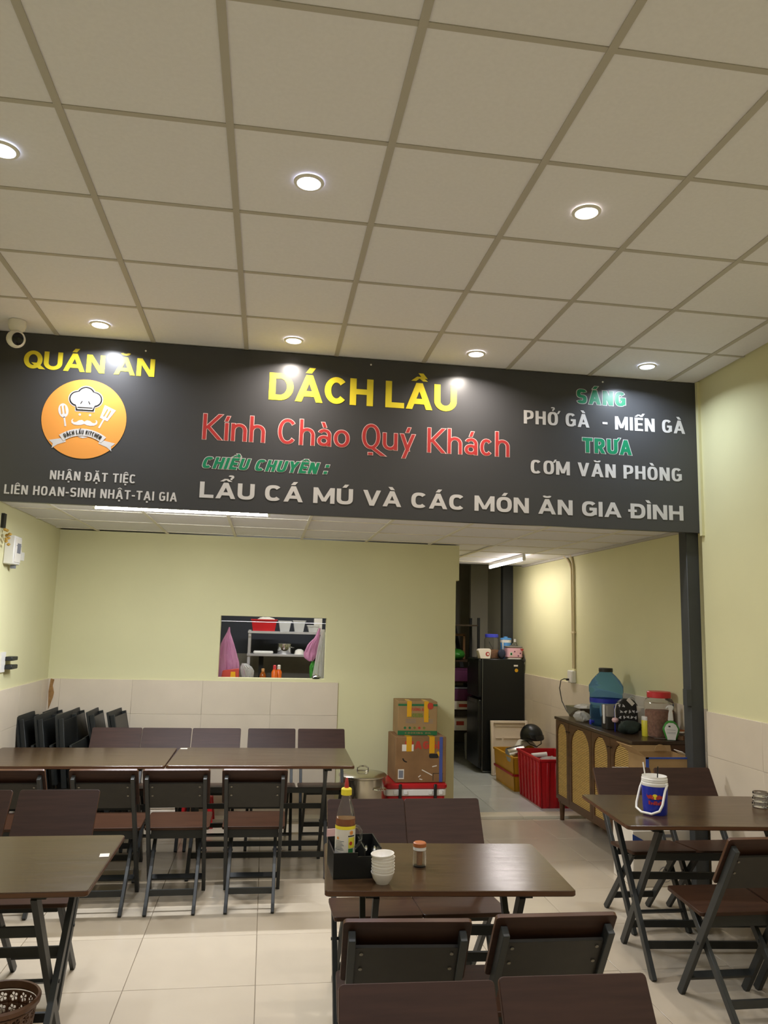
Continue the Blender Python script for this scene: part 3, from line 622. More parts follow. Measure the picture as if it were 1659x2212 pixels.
for i, (x, y, a) in enumerate(((.405, 3.09, .18), (.418, 3.11, -.1), (.43, 3.085, .25))):
    sp = thing('spoon', ('steel spoon standing in the black caddy, nearest the sauce bottle', 'steel spoon in the middle of the black caddy\'s cutlery slot', 'steel spoon in the black caddy, closest to the white bowls')[i], 'spoon', (x, y, .756))
    R_ = Matrix.Rotation(a, 3, 'Y') @ Matrix.Rotation(-.35, 3, 'X')
    part('handle', MB().bar(R_ @ Vector((0, 0, .002)), R_ @ Vector((0, 0, .07)), .006, .0015), M['chrome'], sp)
    part('bowl', MB().lathe([(0, -.003), (.006, -.0015), (.0085, .002), (.009, .003), (.008, .002), (0, 0)], 14, R_ @ Vector((0, 0, .08)), R=R_ @ Matrix.Rotation(PI / 2, 3, 'X'), sy=1.4), M['chrome'], sp)
cardp = solid('paper_card', MB().box((0, 0, 0), (.035, .004, .028)), M['pink'], 'small pale card sticking up behind the sauce bottle', 'card', loc=(.29, 3.19, .868), rz=.2)
BW = MB().lathe([(0, .004), (.018, .003), (.02, 0), (.024, 0), (.026, .004), (.036, .018), (.0415, .034), (.043, .037), (.043, .0395), (.040, .039), (.034, .022), (.02, .009), (0, .008)], 32).mesh('sauce_bowl', M['ceramic'])
bw_l = ['bottom white sauce bowl, standing on the centre table', 'white sauce bowl second from the table in the stack', 'white sauce bowl third from the table in the stack', 'white sauce bowl just above the middle of the stack', 'white sauce bowl third from the top of the stack', 'white sauce bowl just under the top one', 'topmost white sauce bowl of the stack, tilted a little']
for i in range(7):
    o = link('sauce_bowl', BW); tag(o, bw_l[i], 'bowl', 'stack of white sauce bowls'); o.location = (.462 + .0006 * (i % 3), 2.955 - .0005 * i, .75 + .0108 * i); o.rotation_euler = (.02 * (i % 2) - (.06 if i == 6 else 0), .015 * i / 3, .4 * i)
tj = thing('toothpick_jar', 'small clear jar of toothpicks with brown lid on the centre table', 'jar', (.636, 3.14, .75))
lathe_part('glass_body', [(0, 0), (.023, 0), (.026, .004), (.0255, .05), (.024, .062), (.0235, .066), (.0215, .066), (.0225, .05), (.0235, .006), (0, .005)], M['clear'], tj, n=28)
lathe_part('neck_band', [(.0245, .062), (.0255, .063), (.0255, .074), (.024, .075)], M['plast_white'], tj, n=28)
lathe_part('lid', [(0, .091), (.022, .091), (.0255, .088), (.026, .075), (0, .074)], M['cork'], tj, n=28)
tp = MB()
for k in range(40):
    a_, r_ = 2.4 * k, .0125 * math.sqrt(k / 40); tp.bar((r_ * math.cos(a_) * .8, r_ * math.sin(a_) * .8, .007), (r_ * math.cos(a_ + .2), r_ * math.sin(a_ + .2), .064 + .004 * math.sin(k * 3)), .0017, .0017)
o = part('toothpicks', tp, M['pick'], tj); o['kind'] = 'stuff'
# stickers on tables (square codes left blank)
solid('table_sticker', MB().box((0, 0, 0), (.036, .045, .0012)), M['c_white'], 'small white square sticker near the corner of the light-reflecting table', 'sticker', loc=(-.592, 3.355, .7512), rz=.1)
solid('table_sticker', MB().box((0, 0, 0), (.05, .04, .0012)), M['c_white'], 'tiny white sticker on the seam of the long rear tables', 'sticker', loc=(-.555, 6.01, .7512), rz=0)
# ------------------------------------------------------------------ things on the drink bucket table
cu = thing('drink_bucket', 'blue and white handled drink bucket with a bull emblem and straws', 'bucket', (2.043, 3.945, .75), math.radians(-24))
lathe_part('bucket_body', [(0, 0), (.058, 0), (.06, .004), (.062, .05), (.0655, .14), (.0655, .142), (0, .142)], M['plast_blue'], cu, n=40)
lathe_part('white_collar', [(.066, .142), (.067, .144), (.067, .156), (.063, .158), (.0625, .163), (.0655, .164), (.0655, .169), (.063, .17), (.0655, .173), (.0655, .178), (.063, .18), (.0625, .19), (.0605, .19), (.06, .15), (0, .146)], M['plast_white'], cu, n=40)
lathe_part('drink', [(0, .16), (.06, .16)], M['plast_white'], cu, n=24)
hp = [(-.072, -.0, .15), (-.073, -.022, .12), (-.075, -.052, .05), (-.068, -.066, .026), (-.03, -.08, .012), (.03, -.08, .012), (.066, -.066, .03), (.074, -.05, .06), (.073, -.022, .125), (.072, 0, .152)]
part('handle', MB().tube(hp, .0062, 10), M['plast_white'], cu).rotation_euler = (0, 0, -.62)
part('handle_pivot', MB().lathe([(0, -.074), (.009, -.074), (.009, -.064), (0, -.064)], 12, (0, 0, .152), R=Matrix.Rotation(PI / 2, 3, 'Y')), M['plast_white'], cu).rotation_euler = (0, 0, -.62)
part('handle_pivot', MB().lathe([(0, .064), (.009, .064), (.009, .074), (0, .074)], 12, (0, 0, .152), R=Matrix.Rotation(PI / 2, 3, 'Y')), M['plast_white'], cu).rotation_euler = (0, 0, -.62)
solid('drinking_straw', MB().tube([(0, 0, 0), (-.008, .01, .09)], .0035, 10), M['plast_white'], 'white straw standing in the blue drink bucket', 'straw', loc=(2.005, 3.965, .912))
solid('drinking_straw', MB().tube([(0, 0, 0), (.003, -.004, .075)], .0032, 10), M['plast_black'], 'short black straw standing in the blue drink bucket', 'straw', loc=(2.056, 3.94, .912))
def CY(k): return lambda u, v: ((.0645 + .0013 * k + .0035 * (v - .085) / .08) * math.sin(u / .065 - .05), -(.0645 + .0013 * k + .0035 * (v - .085) / .08) * math.cos(u / .065 - .05), v)
part('sun_emblem', MB().flat(circ(0, .094, .0135, 24), CY(1)), M['yellow'], cu, fix=False)
for s_ in (-1, 1):
    bull = [(.004, .09), (.012, .101), (.022, .104), (.03, .099), (.037, .098), (.041, .106), (.042, .096), (.038, .088), (.034, .086), (.032, .08), (.028, .084), (.02, .083), (.012, .08), (.006, .084)]
    part('bull_emblem', MB().flat([(u * s_, v) for u, v in bull][::s_], CY(2)), M['red'], cu, fix=False)
letters('letter', 'RedBull', M['red'], cu, CY(2), -.033, .033, .054, .019, w=.25, cw=.62, k=2.4, track=.08)
AT = MB().lathe([(0, .002), (.034, 0), (.04, .003), (.042, .02), (.04, .027), (.034, .027), (.032, .014), (0, .011)], 20).mesh('glass_ashtray', M['glass'])
for i, l_ in enumerate(('bottom clear glass ashtray of the stack on the bucket table', 'middle clear glass ashtray of the stack on the bucket table', 'top clear glass ashtray of the stack on the bucket table')):
    o = link('glass_ashtray', AT); tag(o, l_, 'ashtray', 'stacked glass ashtrays'); o.location = (2.715 + .003 * i, 4.06, .75 + .0275 * i); o.rotation_euler = (0, 0, i)
# ------------------------------------------------------------------ stockpot, cooler, cartons by the back wall
pt = thing('stockpot', 'big lidded stainless steel stockpot beside the rear table end', 'pot', (.845, 6.6, 0))
lathe_part('pot_body', [(0, .01), (.185, .01), (.19, .02), (.19, .44), (.197, .446), (.197, .45), (.187, .45), (.186, .03), (0, .03)], M['inox'], pt, n=40)
lathe_part('lid', [(.198, .45), (.199, .458), (.19, .466), (.1, .478), (.05, .484), (.045, .479), (0, .479)], M['inox'], pt, n=40)
part('lid_handle', MB().tube([(-.045, 0, .48), (-.045, 0, .51), (-.02, 0, .525), (.02, 0, .525), (.045, 0, .51), (.045, 0, .48)], .006, 8), M['chrome'], pt)
for s_ in (-1, 1):
    a_ = -.9 if s_ > 0 else PI - .9; c_, d_ = math.cos(a_), math.sin(a_); P = []
    for u, v in ((-.055, 0), (-.05, .03), (0, .045), (.05, .03), (.055, 0)): P.append(((.188 + v) * c_ - u * d_, (.188 + v) * d_ + u * c_, .37))
    part('handle', MB().tube(P, .007, 8), M['chrome'], pt)
co = thing('cooler_box', 'red cooler box with white band under the cardboard cartons', 'cooler', (1.31, 6.84, 0))
part('box_body', MB().prism(rrect(-.25, -.18, .25, .18, .03), .0, .27), M['plast_red'], co, bevel=.006)
part('white_band', MB().prism(rrect(-.262, -.192, .262, .192, .035), .272, .325), M['plast_white'], co, bevel=.006)
part('lid', MB().prism(rrect(-.268, -.197, .268, .197, .035), .327, .372), M['plast_red'], co, bevel=.012)
for x in (-.14, .16): part('latch', MB().box((x, -.202, .31), (.026, .014, .12)), M['plast_black'], co, bevel=.004)
for x in (-.19, -.1, .11, .2): part('catch_plate', MB().box((x + .01, -.196, .3), (.03, .008, .03)), M['plast_white'], co, bevel=.002)
part('side_handle', MB().tube([(-.25, -.06, .24), (-.285, -.06, .235), (-.285, .06, .235), (-.25, .06, .24)], .008, 8), M['plast_white'], co)
part('drain_strip', MB().box((-.276, -.12, .2), (.014, .02, .16)), M['plast_white'], co, bevel=.003)
def carton(name, label, loc, rz, w, d, h, m, flaps=False):
    t = thing(name, label, 'carton', loc, rz)
    part('carton_body', MB().box((0, 0, h / 2), (w, d, h)), m, t, bevel=.004); return t
def fpr(t, d): return lambda k=1: (lambda u, v: (u, -d / 2 - .0008 * k, v))
mg = carton('cardboard_carton', 'larger brown taped carton with red lettering, on the red cooler', (1.345, 6.86, .374), math.radians(1.5), .44, .36, .375, M['card_dk'])
F_ = lambda k: (lambda u, v: (u, -.18 - .0009 * k, v))
letters('letter', 'MAGGI', M['c_red'], mg, F_(1), -.14, .165, .275, .065, w=.26, cw=.7, k=2.4, track=.1)
for x, h0 in ((-.105, .255), (.095, .24)): part('tape_strip', MB().box((x, -.1815, (.375 + h0) / 2), (.046, .002, .375 - h0)).box((x, -.06, .376), (.046, .24, .002)), M['tape'], mg)
part('blue_tape', MB().box((.175, -.1816, .19), (.028, .002, .37)), M['tape_blue'], mg)
part('paper_label', MB().box((-.115, -.1808, .285), (.1, .0012, .055)), M['c_white'], mg); part('tape_strip', MB().box((-.105, -.1822, .287), (.042, .001, .058)), M['tape'], mg)
part('paper_label', MB().box((-.17, -.1808, .07), (.052, .0012, .08)), M['c_white'], mg); part('label_print', MB().box((-.17, -.1818, .07), (.038, .001, .06)), M['c_grey'], mg)
part('hand_hole', MB().prism(rrect(.07, .2, .155, .236, .014), 0, .0012, lambda u, v, w: (u, -.1802 - w, v)), M['black'], mg)
part('tape_strip', MB().box((.155, -.1812, .235), (.02, .0012, .04), R=Matrix.Rotation(-.5, 3, 'Y')), M['tape'], mg)
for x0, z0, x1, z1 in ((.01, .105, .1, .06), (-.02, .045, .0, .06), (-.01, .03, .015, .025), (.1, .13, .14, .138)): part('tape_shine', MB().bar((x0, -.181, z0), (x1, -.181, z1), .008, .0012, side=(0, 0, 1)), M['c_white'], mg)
part('printed_frame', MB().box((.15, -.1808, .075), (.09, .001, .004)).box((.108, -.1808, .045), (.004, .001, .06)).box((.19, -.1808, .045), (.004, .001, .06)), M['black'], mg)
sm = MB()
for k in range(9): a_ = PI * 1.05 + k * .16; sm.box((-.12 + .035 * math.cos(a_), -.181, .2 + .03 * math.sin(a_)), (.01, .001, .008))
part('printed_smile', sm, M['black'], mg)
to = carton('cardboard_carton', 'topmost carton with green bands and yellow tape, against the yellow wall', (1.336, 6.92, .75), math.radians(-1), .345, .30, .285, M['card'])
F_ = lambda k: (lambda u, v: (u, -.15 - .0009 * k, v))
part('green_band', MB().box((0, -.1506, .255), (.346, .001, .018)), M['c_green'], to); part('green_band', MB().box((0, -.1506, .02), (.346, .001, .036)), M['c_green'], to)
letters('letter', 'Tường An'.upper(), M['c_red'], to, F_(1), -.06, .07, .205, .025, w=.18, cw=.6, k=2.2, track=.08)
letters('letter', 'Cooking Oil'.upper(), M['c_olive'], to, F_(1), -.09, .105, .15, .036, w=.26, cw=.66, k=2.2, track=.06)
letters('letter', 'COOKING OIL', M['card'], to, F_(2), -.11, .12, .013, .013, w=.2, cw=.6, k=2.2, track=.2)
for x, h0 in ((-.075, .155), (.075, .11)): part('tape_strip', MB().box((x, -.1518, (.285 + h0) / 2), (.04, .001, .285 - h0)).box((x, -.06, .286), (.04, .18, .0015)), M['tape'], to)
part('red_emblem', MB().flat(rrect(.085, .22, .135, .275, .02), F_(3)), M['c_red'], to, fix=False)
for k in range(5): part('printed_mark', MB().flat(circ(-.11 + k * .042, .062, .011, 12), F_(1)), (M['c_green'], M['c_green'], M['c_olive'], M['c_red'], M['c_olive'])[k], to, fix=False)
for k in range(6): part('printed_line', MB().box(((-.06, .09)[k % 2], -.1506, .13 - .013 * (k // 2)), (.09, .0008, .003)), M['c_grey'], to)
# below the rear tables
fb = thing('foam_box', 'white foam box on the floor behind the rear table chairs', 'box', (-.77, 6.9, 0)); part('box_body', MB().box((0, 0, .08), (.24, .3, .16)), M['foam'], fb, bevel=.008); part('lid', MB().box((0, 0, .175), (.25, .31, .026)), M['foam'], fb, bevel=.006)
rs = thing('plastic_stool', 'small red plastic stool on the floor behind the rear table chairs', 'stool', (-.5, 6.9, 0)); part('seat', MB().prism(rrect(-.12, -.12, .12, .12, .03), .225, .25), M['plast_red'], rs, bevel=.006)
for sx in (-1, 1):
    for sy in (-1, 1): part('leg', MB().bar((sx * .125, sy * .125, 0), (sx * .1, sy * .1, .228), .035, .035), M['plast_red'], rs, bevel=.004)
# ------------------------------------------------------------------ rattan cabinet and what stands on it
CX0, CX1, CY0, CY1, CH = 2.66, 3.07, 5.45, 6.97, .9
cb = thing('rattan_cabinet', 'low brown cabinet with arched rattan doors along the alley wall', 'cabinet', ((CX0 + CX1) / 2, (CY0 + CY1) / 2, 0)); ox, oy = (CX0 + CX1) / 2, (CY0 + CY1) / 2
L = lambda x, y, z: (x - ox, y - oy, z)
part('top', MB().lohi(L(CX0 - .01, CY0 - .01, CH - .025), L(CX1, CY1 + .01, CH)), M['cab_top'], cb, bevel=.003)
part('carcass', MB().lohi(L(CX0 + .022, CY0, .17), L(CX1, CY0 + .02, CH - .025)).lohi(L(CX0 + .022, CY1 - .02, .17), L(CX1, CY1, CH - .025)).lohi(L(CX0 + .022, CY0 + .02, .17), L(CX1, CY1 - .02, .19)).lohi(L(CX1 - .012, CY0 + .02, .19), L(CX1, CY1 - .02, CH - .025)), M['cab'], cb)
part('plinth_rail', MB().lohi(L(CX0 + .02, CY0, .15), L(CX0 + .04, CY1, .19)), M['cab'], cb)
for x in (CX0 + .04, CX1 - .05):
    for y in (CY0 + .05, CY1 - .04): part('leg', MB().lathe([(0, 0), (.018, 0), (.026, .16), (0, .16)], 14, L(x, y, 0)), M['cab'], cb)
arch = [(6.715, 6.93), (6.225, 6.61), (5.88, 6.137), (5.455, 5.767)]
dz0, dz1 = .185, CH - .03
bounds = [CY1, 6.66, 6.18, 5.825, CY0]
for i in range(4):
    d1, d0 = bounds[i] - .003, bounds[i + 1] + .003; a0, a1 = arch[i]
    if i == 0: a1 = 6.935
    a0, a1 = max(a0, d0 + .028), min(a1, d1 - .028)
    r_ = (a1 - a0) / 2; rz_ = min(r_ * 1.0, .16); cyy = (a0 + a1) / 2; zt = .852; zb = .225
    n2 = 14
    top = [(cyy + r_ * math.cos(PI * k / n2), zt - rz_ + rz_ * math.sin(PI * k / n2)) for k in range(n2 + 1)]
    FX = lambda u, v, w: L(CX0 + w, u, v)
    mb = MB()     # frame as strips around the arch
    mb.prism([(d0, dz0), (a0, dz0), (a0, dz1), (d0, dz1)], 0, .022, FX); mb.prism([(a1, dz0), (d1, dz0), (d1, dz1), (a1, dz1)], 0, .022, FX)
    mb.prism([(a0, dz0), (a1, dz0), (a1, zb), (a0, zb)], 0, .022, FX)
    for k in range(n2): mb.prism([top[k + 1], top[k], (top[k][0], dz1), (top[k + 1][0], dz1)], 0, .022, FX)
    dr = part('door', mb, M['cab'], cb)
    part('rattan_back', MB().lohi(L(CX0 + .016, a0 - .008, zb - .006), L(CX0 + .02, a1 + .008, zt)), M['rattan_dk'], dr)
    wv = MB(); nz = int((zt - zb) / .0135)
    for k in range(nz):
        z0 = zb + k * .0135; z = z0 + .005
        hw = r_ if z < zt - rz_ else r_ * math.sqrt(max(0, 1 - ((z - zt + rz_) / rz_) ** 2))
        if hw > .012: wv.lohi(L(CX0 + .009, cyy - hw, z0), L(CX0 + .015, cyy + hw, z0 + .0085))
    o = part('rattan_weave', wv, M['rattan'], dr); o['kind'] = 'stuff'
    kn = d0 + .02 if i % 2 == 0 else d1 - .02
    part('door_knob', MB().lathe([(0, -.02), (.008, -.018), (.009, -.012), (.004, -.006), (.004, 0), (0, 0)], 12, L(CX0, kn, .8), R=Matrix.Rotation(PI / 2, 3, 'Y')), M['cab_top'], dr)
# tray of bags, bag, bottle, kettle, cloth bags
tr = thing('metal_tray', 'grey tray heaped with clear plastic bags at the cabinet\'s far end', 'tray', (2.905, 6.815, .9), math.radians(3))
tp_ = MB()
for (x0, y0, x1, y1, X0, Y0, X1, Y1) in ((-.12, -.13, .12, -.13, -.15, -.155, .15, -.155), (.12, -.13, .12, .13, .15, -.155, .15, .155), (.12, .13, -.12, .13, .15, .155, -.15, .155), (-.12, .13, -.12, -.13, -.15, .155, -.15, -.155)):
    tp_.add([(x0, y0, .004), (x1, y1, .004), (X1, Y1, .1), (X0, Y0, .1)], [(0, 1, 2, 3)])
tp_.box((0, 0, .002), (.24, .26, .004)); part('tray_body', tp_, M['inox'], tr, fix=False)
def blob(name, m, label, cat, loc, sx, sy, sz, seed, rough=.25, group=None, n=14):
    rnd = random.Random(seed); ph = [rnd.uniform(0, 6.28) for _ in range(6)]
    def fn(u, v):
        a, b = u * 2 * PI, v * PI; k = 1 + rough * (math.sin(3 * a + ph[0]) * math.sin(2 * b + ph[1]) * .6 + math.sin(7 * a + ph[2] + 3 * b) * .25 + math.sin(11 * a + ph[3] - 5 * b) * .15) * math.sin(b)
        return (sx * k * math.sin(b) * math.cos(a), sy * k * math.sin(b) * math.sin(a), max(0, sz * .5 - sz * .5 * math.cos(b) * k))
    mb = MB().grid(fn, n * 2, n)
    return solid(name, mb, m, label, cat, group, loc=loc)
blob('plastic_bag', M['clearbag'], 'crumpled clear bag filling the grey tray on the cabinet', 'bag', (2.90, 6.815, .915), .115, .12, .11, 3, .35)
blob('plastic_bag', M['clearbag'], 'crumpled white bag lying in front of the grey tray', 'bag', (2.735, 6.56, .901), .06, .085, .09, 5, .4)
blob('foam_cup', M['foam'], 'pale rounded foam cup behind the big blue bottle', 'cup', (2.98, 6.58, .901), .045, .045, .19, 8, .05)
wb_ = thing('water_bottle', 'big blue water bottle with a tap standing on the cabinet', 'bottle', (2.862, 6.33, .9))
lathe_part('bottle_body', [(0, .0), (.125, .0), (.135, .012), (.135, .05), (.13, .06), (.135, .07), (.135, .16), (.13, .17), (.135, .18), (.135, .265), (.141, .275), (.141, .325), (.135, .335), (.115, .37), (.08, .41), (.056, .432), (.054, .445), (0, .445)], M['bluewater'], wb_, n=36)
lathe_part('cap', [(.055, .44), (.058, .442), (.058, .468), (.054, .472), (0, .472)], M['board'], wb_, n=28)
part('tap', MB().bar((-.125, -.03, .035), (-.165, -.04, .035), .022, .022).bar((-.158, -.038, .05), (-.158, -.038, .01), .016, .016), M['lid_blue'], wb_, bevel=.003)
part('label_band', MB().lathe([(.1362, .19), (.1362, .225)], 36), M['plast_blue'], wb_, fix=False)
kt = thing('water_jug', 'grey square jug with white handle in front of the blue bottle', 'jug', (2.815, 6.10, .9), math.radians(-8))
part('jug_body', MB().prism(rrect(-.08, -.07, .08, .07, .02), 0, .1), M['board'], kt, bevel=.006); part('jug_upper', MB().prism(rrect(-.078, -.068, .078, .068, .02), .1, .19), M['kgrey'], kt, bevel=.004)
part('handle', MB().box((-.088, -.05, .12), (.016, .022, .15)), M['plast_white'], kt, bevel=.004)
pb = thing('patterned_bag', 'black and white patterned cloth bag with pale strap on the cabinet', 'bag', (2.862, 5.955, .9), math.radians(-12))
part('bag_body', MB().prism([(-.085, 0), (.085, 0), (.078, .21), (.05, .25), (-.03, .255), (-.075, .22)], -.04, .04, lambda u, v, w: (u, w, v)), M['black'], pb, bevel=.012)
for k in range(22):
    u, v = -.062 + .031 * (k % 5) + .012 * ((k // 5) % 2), .022 + .045 * (k // 5)
    part('printed_petal', MB().flat([(u + .016 * math.cos(a_) * (.5 if j % 2 else 1), v + .016 * math.sin(a_) * (.55 if j % 2 else 1)) for j, a_ in enumerate([k + 2 * PI * j / 8 for j in range(6)])], lambda p, q: (p, -.0415, q)), M['white'], pb, fix=False)
part('strap', MB().bar((.0, -.045, .255), (.095, -.03, .16), .03, .004, side=(.7, 0, .7)), M['c_white'], pb)
hd = thing('string_tag', 'white string loop with a round pinkish tag hanging by the patterned bag', 'tag', (2.745, 5.93, .9)); part('cord', MB().tube([(.01, 0, .1), (.008, 0, .17), (.02, 0, .215), (.045, 0, .22)], .0035, 8), M['plast_white'], hd); part('tag_disc', MB().lathe([(0, -.02), (.02, -.015), (.027, 0), (.02, .015), (0, .02)], 16, (.008, 0, .09)), M['pink'], hd)
part('tag_stand', MB().bar((.012, .012, 0), (.01, .01, .2), .006, .006), M['plast_blue'], hd)
blob('dark_cloth', M['dgreen'], 'dark green cloth bundle lying at the foot of the patterned bag', 'cloth', (2.815, 5.815, .9005), .09, .07, .1, 11, .3)
wbg = thing('white_tote', 'white plastic carrier bag standing behind the yellow bottle', 'bag', (2.985, 6.06, .9)); part('bag_body', MB().prism([(-.075, 0), (.075, 0), (.082, .17), (.05, .185), (0, .172), (-.05, .187), (-.08, .17)], -.04, .04, lambda u, v, w: (u, w, v)), M['plast_white'], wbg, bevel=.01)
part('handle', MB().tube([(-.05, 0, .18), (-.06, 0, .24), (-.03, 0, .265), (.0, 0, .25), (.005, 0, .18)], .004, 8), M['clearbag'], wbg)
yb = thing('spray_can', 'small yellow bottle with a white cap beside the red-lidded jar', 'bottle', (2.895, 5.70, .9)); lathe_part('bottle_body', [(0, 0), (.031, 0), (.033, .004), (.034, .115), (.032, .118), (0, .118)], M['lime'], yb); lathe_part('cap', [(.032, .118), (.033, .12), (.032, .143), (.028, .146), (0, .146)], M['plast_white'], yb); part('print', MB().box((0, -.0335, .1), (.008, .001, .008)), M['black'], yb)
jr = thing('snack_jar', 'big clear jar with a red lid, brown snacks inside, on the cabinet', 'jar', (2.975, 5.645, .9))
Rj = [(-.083, -.083), (.083, .083)]
part('jar_body', MB().prism(rrect(-.088, -.088, .088, .088, .035, 5), 0, .255).lathe([(.118, .255), (.1, .285), (.085, .295), (.084, .3)], 4, a0=PI / 4), M['clear'], jr, bevel=.006)
part('snacks', MB().prism(rrect(-.083, -.083, .083, .083, .033, 5), .004, .2), M['snack'], jr, bevel=.01)
lathe_part('lid', [(.084, .292), (.087, .294), (.087, .332), (.082, .338), (0, .338)], M['lid_red'], jr, n=32)
sb = thing('spray_bottle', 'white cleaning spray bottle with green sides at the cabinet\'s near end', 'bottle', (2.985, 5.495, .9), math.radians(-24))
part('bottle_body', MB().prism([(-.035, 0), (.035, 0), (.04, .02), (.058, .07), (.058, .085), (.04, .12), (.018, .14), (-.018, .14), (-.04, .12), (-.058, .085), (-.058, .07), (-.04, .02)], -.026, .026, lambda u, v, w: (u, w, v)), M['plast_green'], sb, bevel=.01)
part('front_label', MB().flat([(-.028, .004), (.028, .004), (.03, .02), (.045, .07), (.046, .085), (.033, .112), (.015, .125), (-.015, .125), (-.033, .112), (-.046, .085), (-.045, .07), (-.03, .02)], lambda p, q: (p, -.0268, q)), M['plast_white'], sb, fix=False)
for z in (.075, .058, .05): part('label_print', MB().box((0, -.0275, z), (.06, .0006, .002)), M['c_grey'], sb)
part('label_print', MB().box((-.012, -.0275, .1), (.014, .0006, .01)), M['black'], sb)
part('neck', MB().prism([(-.02, .138), (.02, .138), (.016, .19), (.012, .215), (-.008, .215), (-.014, .19)], -.014, .014, lambda u, v, w: (u, w, v)), M['plast_white'], sb, bevel=.004)
part('trigger_head', MB().prism([(-.012, .213), (.016, .213), (.022, .24), (.012, .252), (-.02, .246), (-.035, .228), (-.03, .222), (-.016, .234)], -.011, .011, lambda u, v, w: (u, w, v)), M['plast_white'], sb, bevel=.003)
sj = thing('spice_jar', 'small glass jar with white label at the cabinet\'s near corner', 'jar', (3.035, 5.545, .9)); sj.location = (3.052, 5.49, .9)
lathe_part('glass_body', [(0, 0), (.033, 0), (.034, .05), (.03, .055), (0, .055)], M['clear'], sj); lathe_part('contents', [(0, .003), (.03, .003), (.031, .035), (0, .035)], M['grain'], sj); lathe_part('lid', [(.031, .055), (.034, .056), (.034, .075), (0, .077)], M['cork'], sj); lathe_part('white_band', [(.0345, .056), (.0347, .066)], M['plast_white'], sj)
# cartons on the floor by the pillar
cw1 = carton('white_carton', 'white printed drink carton on the floor under the bucket table', (2.70, 5.28, 0), 0, .42, .30, .36, M['c_white'])
F_ = lambda k: (lambda u, v: (u, -.15 - .0009 * k, v))
part('blue_swoosh', MB().flat([(-.21, .3), (-.1, .24), (0, .2), (.12, .2), (.21, .24), (.21, .27), (.1, .235), (-.02, .24), (-.21, .34)], F_(1)), M['c_blue'], cw1, fix=False)
part('printed_ring', MB().flat(circ(.02, .08, .05, 20), F_(1)), M['c_grey'], cw1, fix=False); part('ring_centre', MB().flat(circ(.02, .08, .046, 20), F_(2)), M['c_white'], cw1, fix=False)
for k in range(4): part('printed_mark', MB().box((.14, -.1508, .05 + .035 * k), (.022, .001, .022)), (M['plast_blue'], M['black'], M['plast_blue'], M['c_olive'])[k], cw1)
part('printed_line', MB().box((.02, -.1508, .325), (.16, .001, .02)), M['c_grey'], cw1)
cw2 = carton('white_carton', 'second white drink carton under the open brown and blue box', (2.70, 5.285, .361), 0, .42, .30, .36, M['c_white'])
part('blue_swoosh', MB().flat([(-.21, .22), (-.06, .12), (.1, .1), (.21, .12), (.21, .16), (.08, .13), (-.05, .16), (-.21, .27)], F_(1)), M['c_blue'], cw2, fix=False)
for k in range(3): part('printed_line', MB().box((.06, -.1508, .05 + .02 * k), (.18, .001, .008)), M['c_grey'], cw2)
oc = thing('open_carton', 'open brown carton with blue edges and raised flaps in front of the cabinet', 'carton', (2.765, 5.265, .722))
wd, dd, hh = .33, .26, .115
part('carton_body', MB().box((0, 0, .003), (wd, dd, .006)).box((0, -dd / 2 + .002, hh / 2), (wd, .004, hh)).box((0, dd / 2 - .002, hh / 2), (wd, .004, hh)).box((-wd / 2 + .002, 0, hh / 2), (.004, dd - .008, hh)).box((wd / 2 - .002, 0, hh / 2), (.004, dd - .008, hh)), M['card'], oc)
part('blue_edge', MB().box((0, -dd / 2 - .001, hh - .006), (wd + .004, .002, .012)).box((-wd / 2 + .01, -dd / 2 - .001, hh / 2), (.022, .002, hh)).box((wd / 2 - .005, -dd / 2 - .001, hh / 2), (.012, .002, hh)), M['c_blue'], oc)
part('flap', MB().box((-wd / 2 - .05, -.01, hh + .035), (.12, .24, .004), R=Matrix.Rotation(.62, 3, 'Y')), M['card_in'], oc); part('flap', MB().box((0, dd / 2 + .01, hh + .015), (wd, .004, .05), R=Matrix.Rotation(-.3, 3, 'X')), M['card_in'], oc)
part('flap', MB().prism(circ(.07, 0, .045, 12, 0, PI), -.002, .002, lambda u, v, w: (u, dd / 2 - .02 + w, hh + .005 + v)), M['card_in'], oc); part('white_corner', MB().box((wd / 2 - .01, -.02, hh + .012), (.05, .12, .003), R=Matrix.Rotation(.6, 3, 'Y')), M['c_white'], oc)
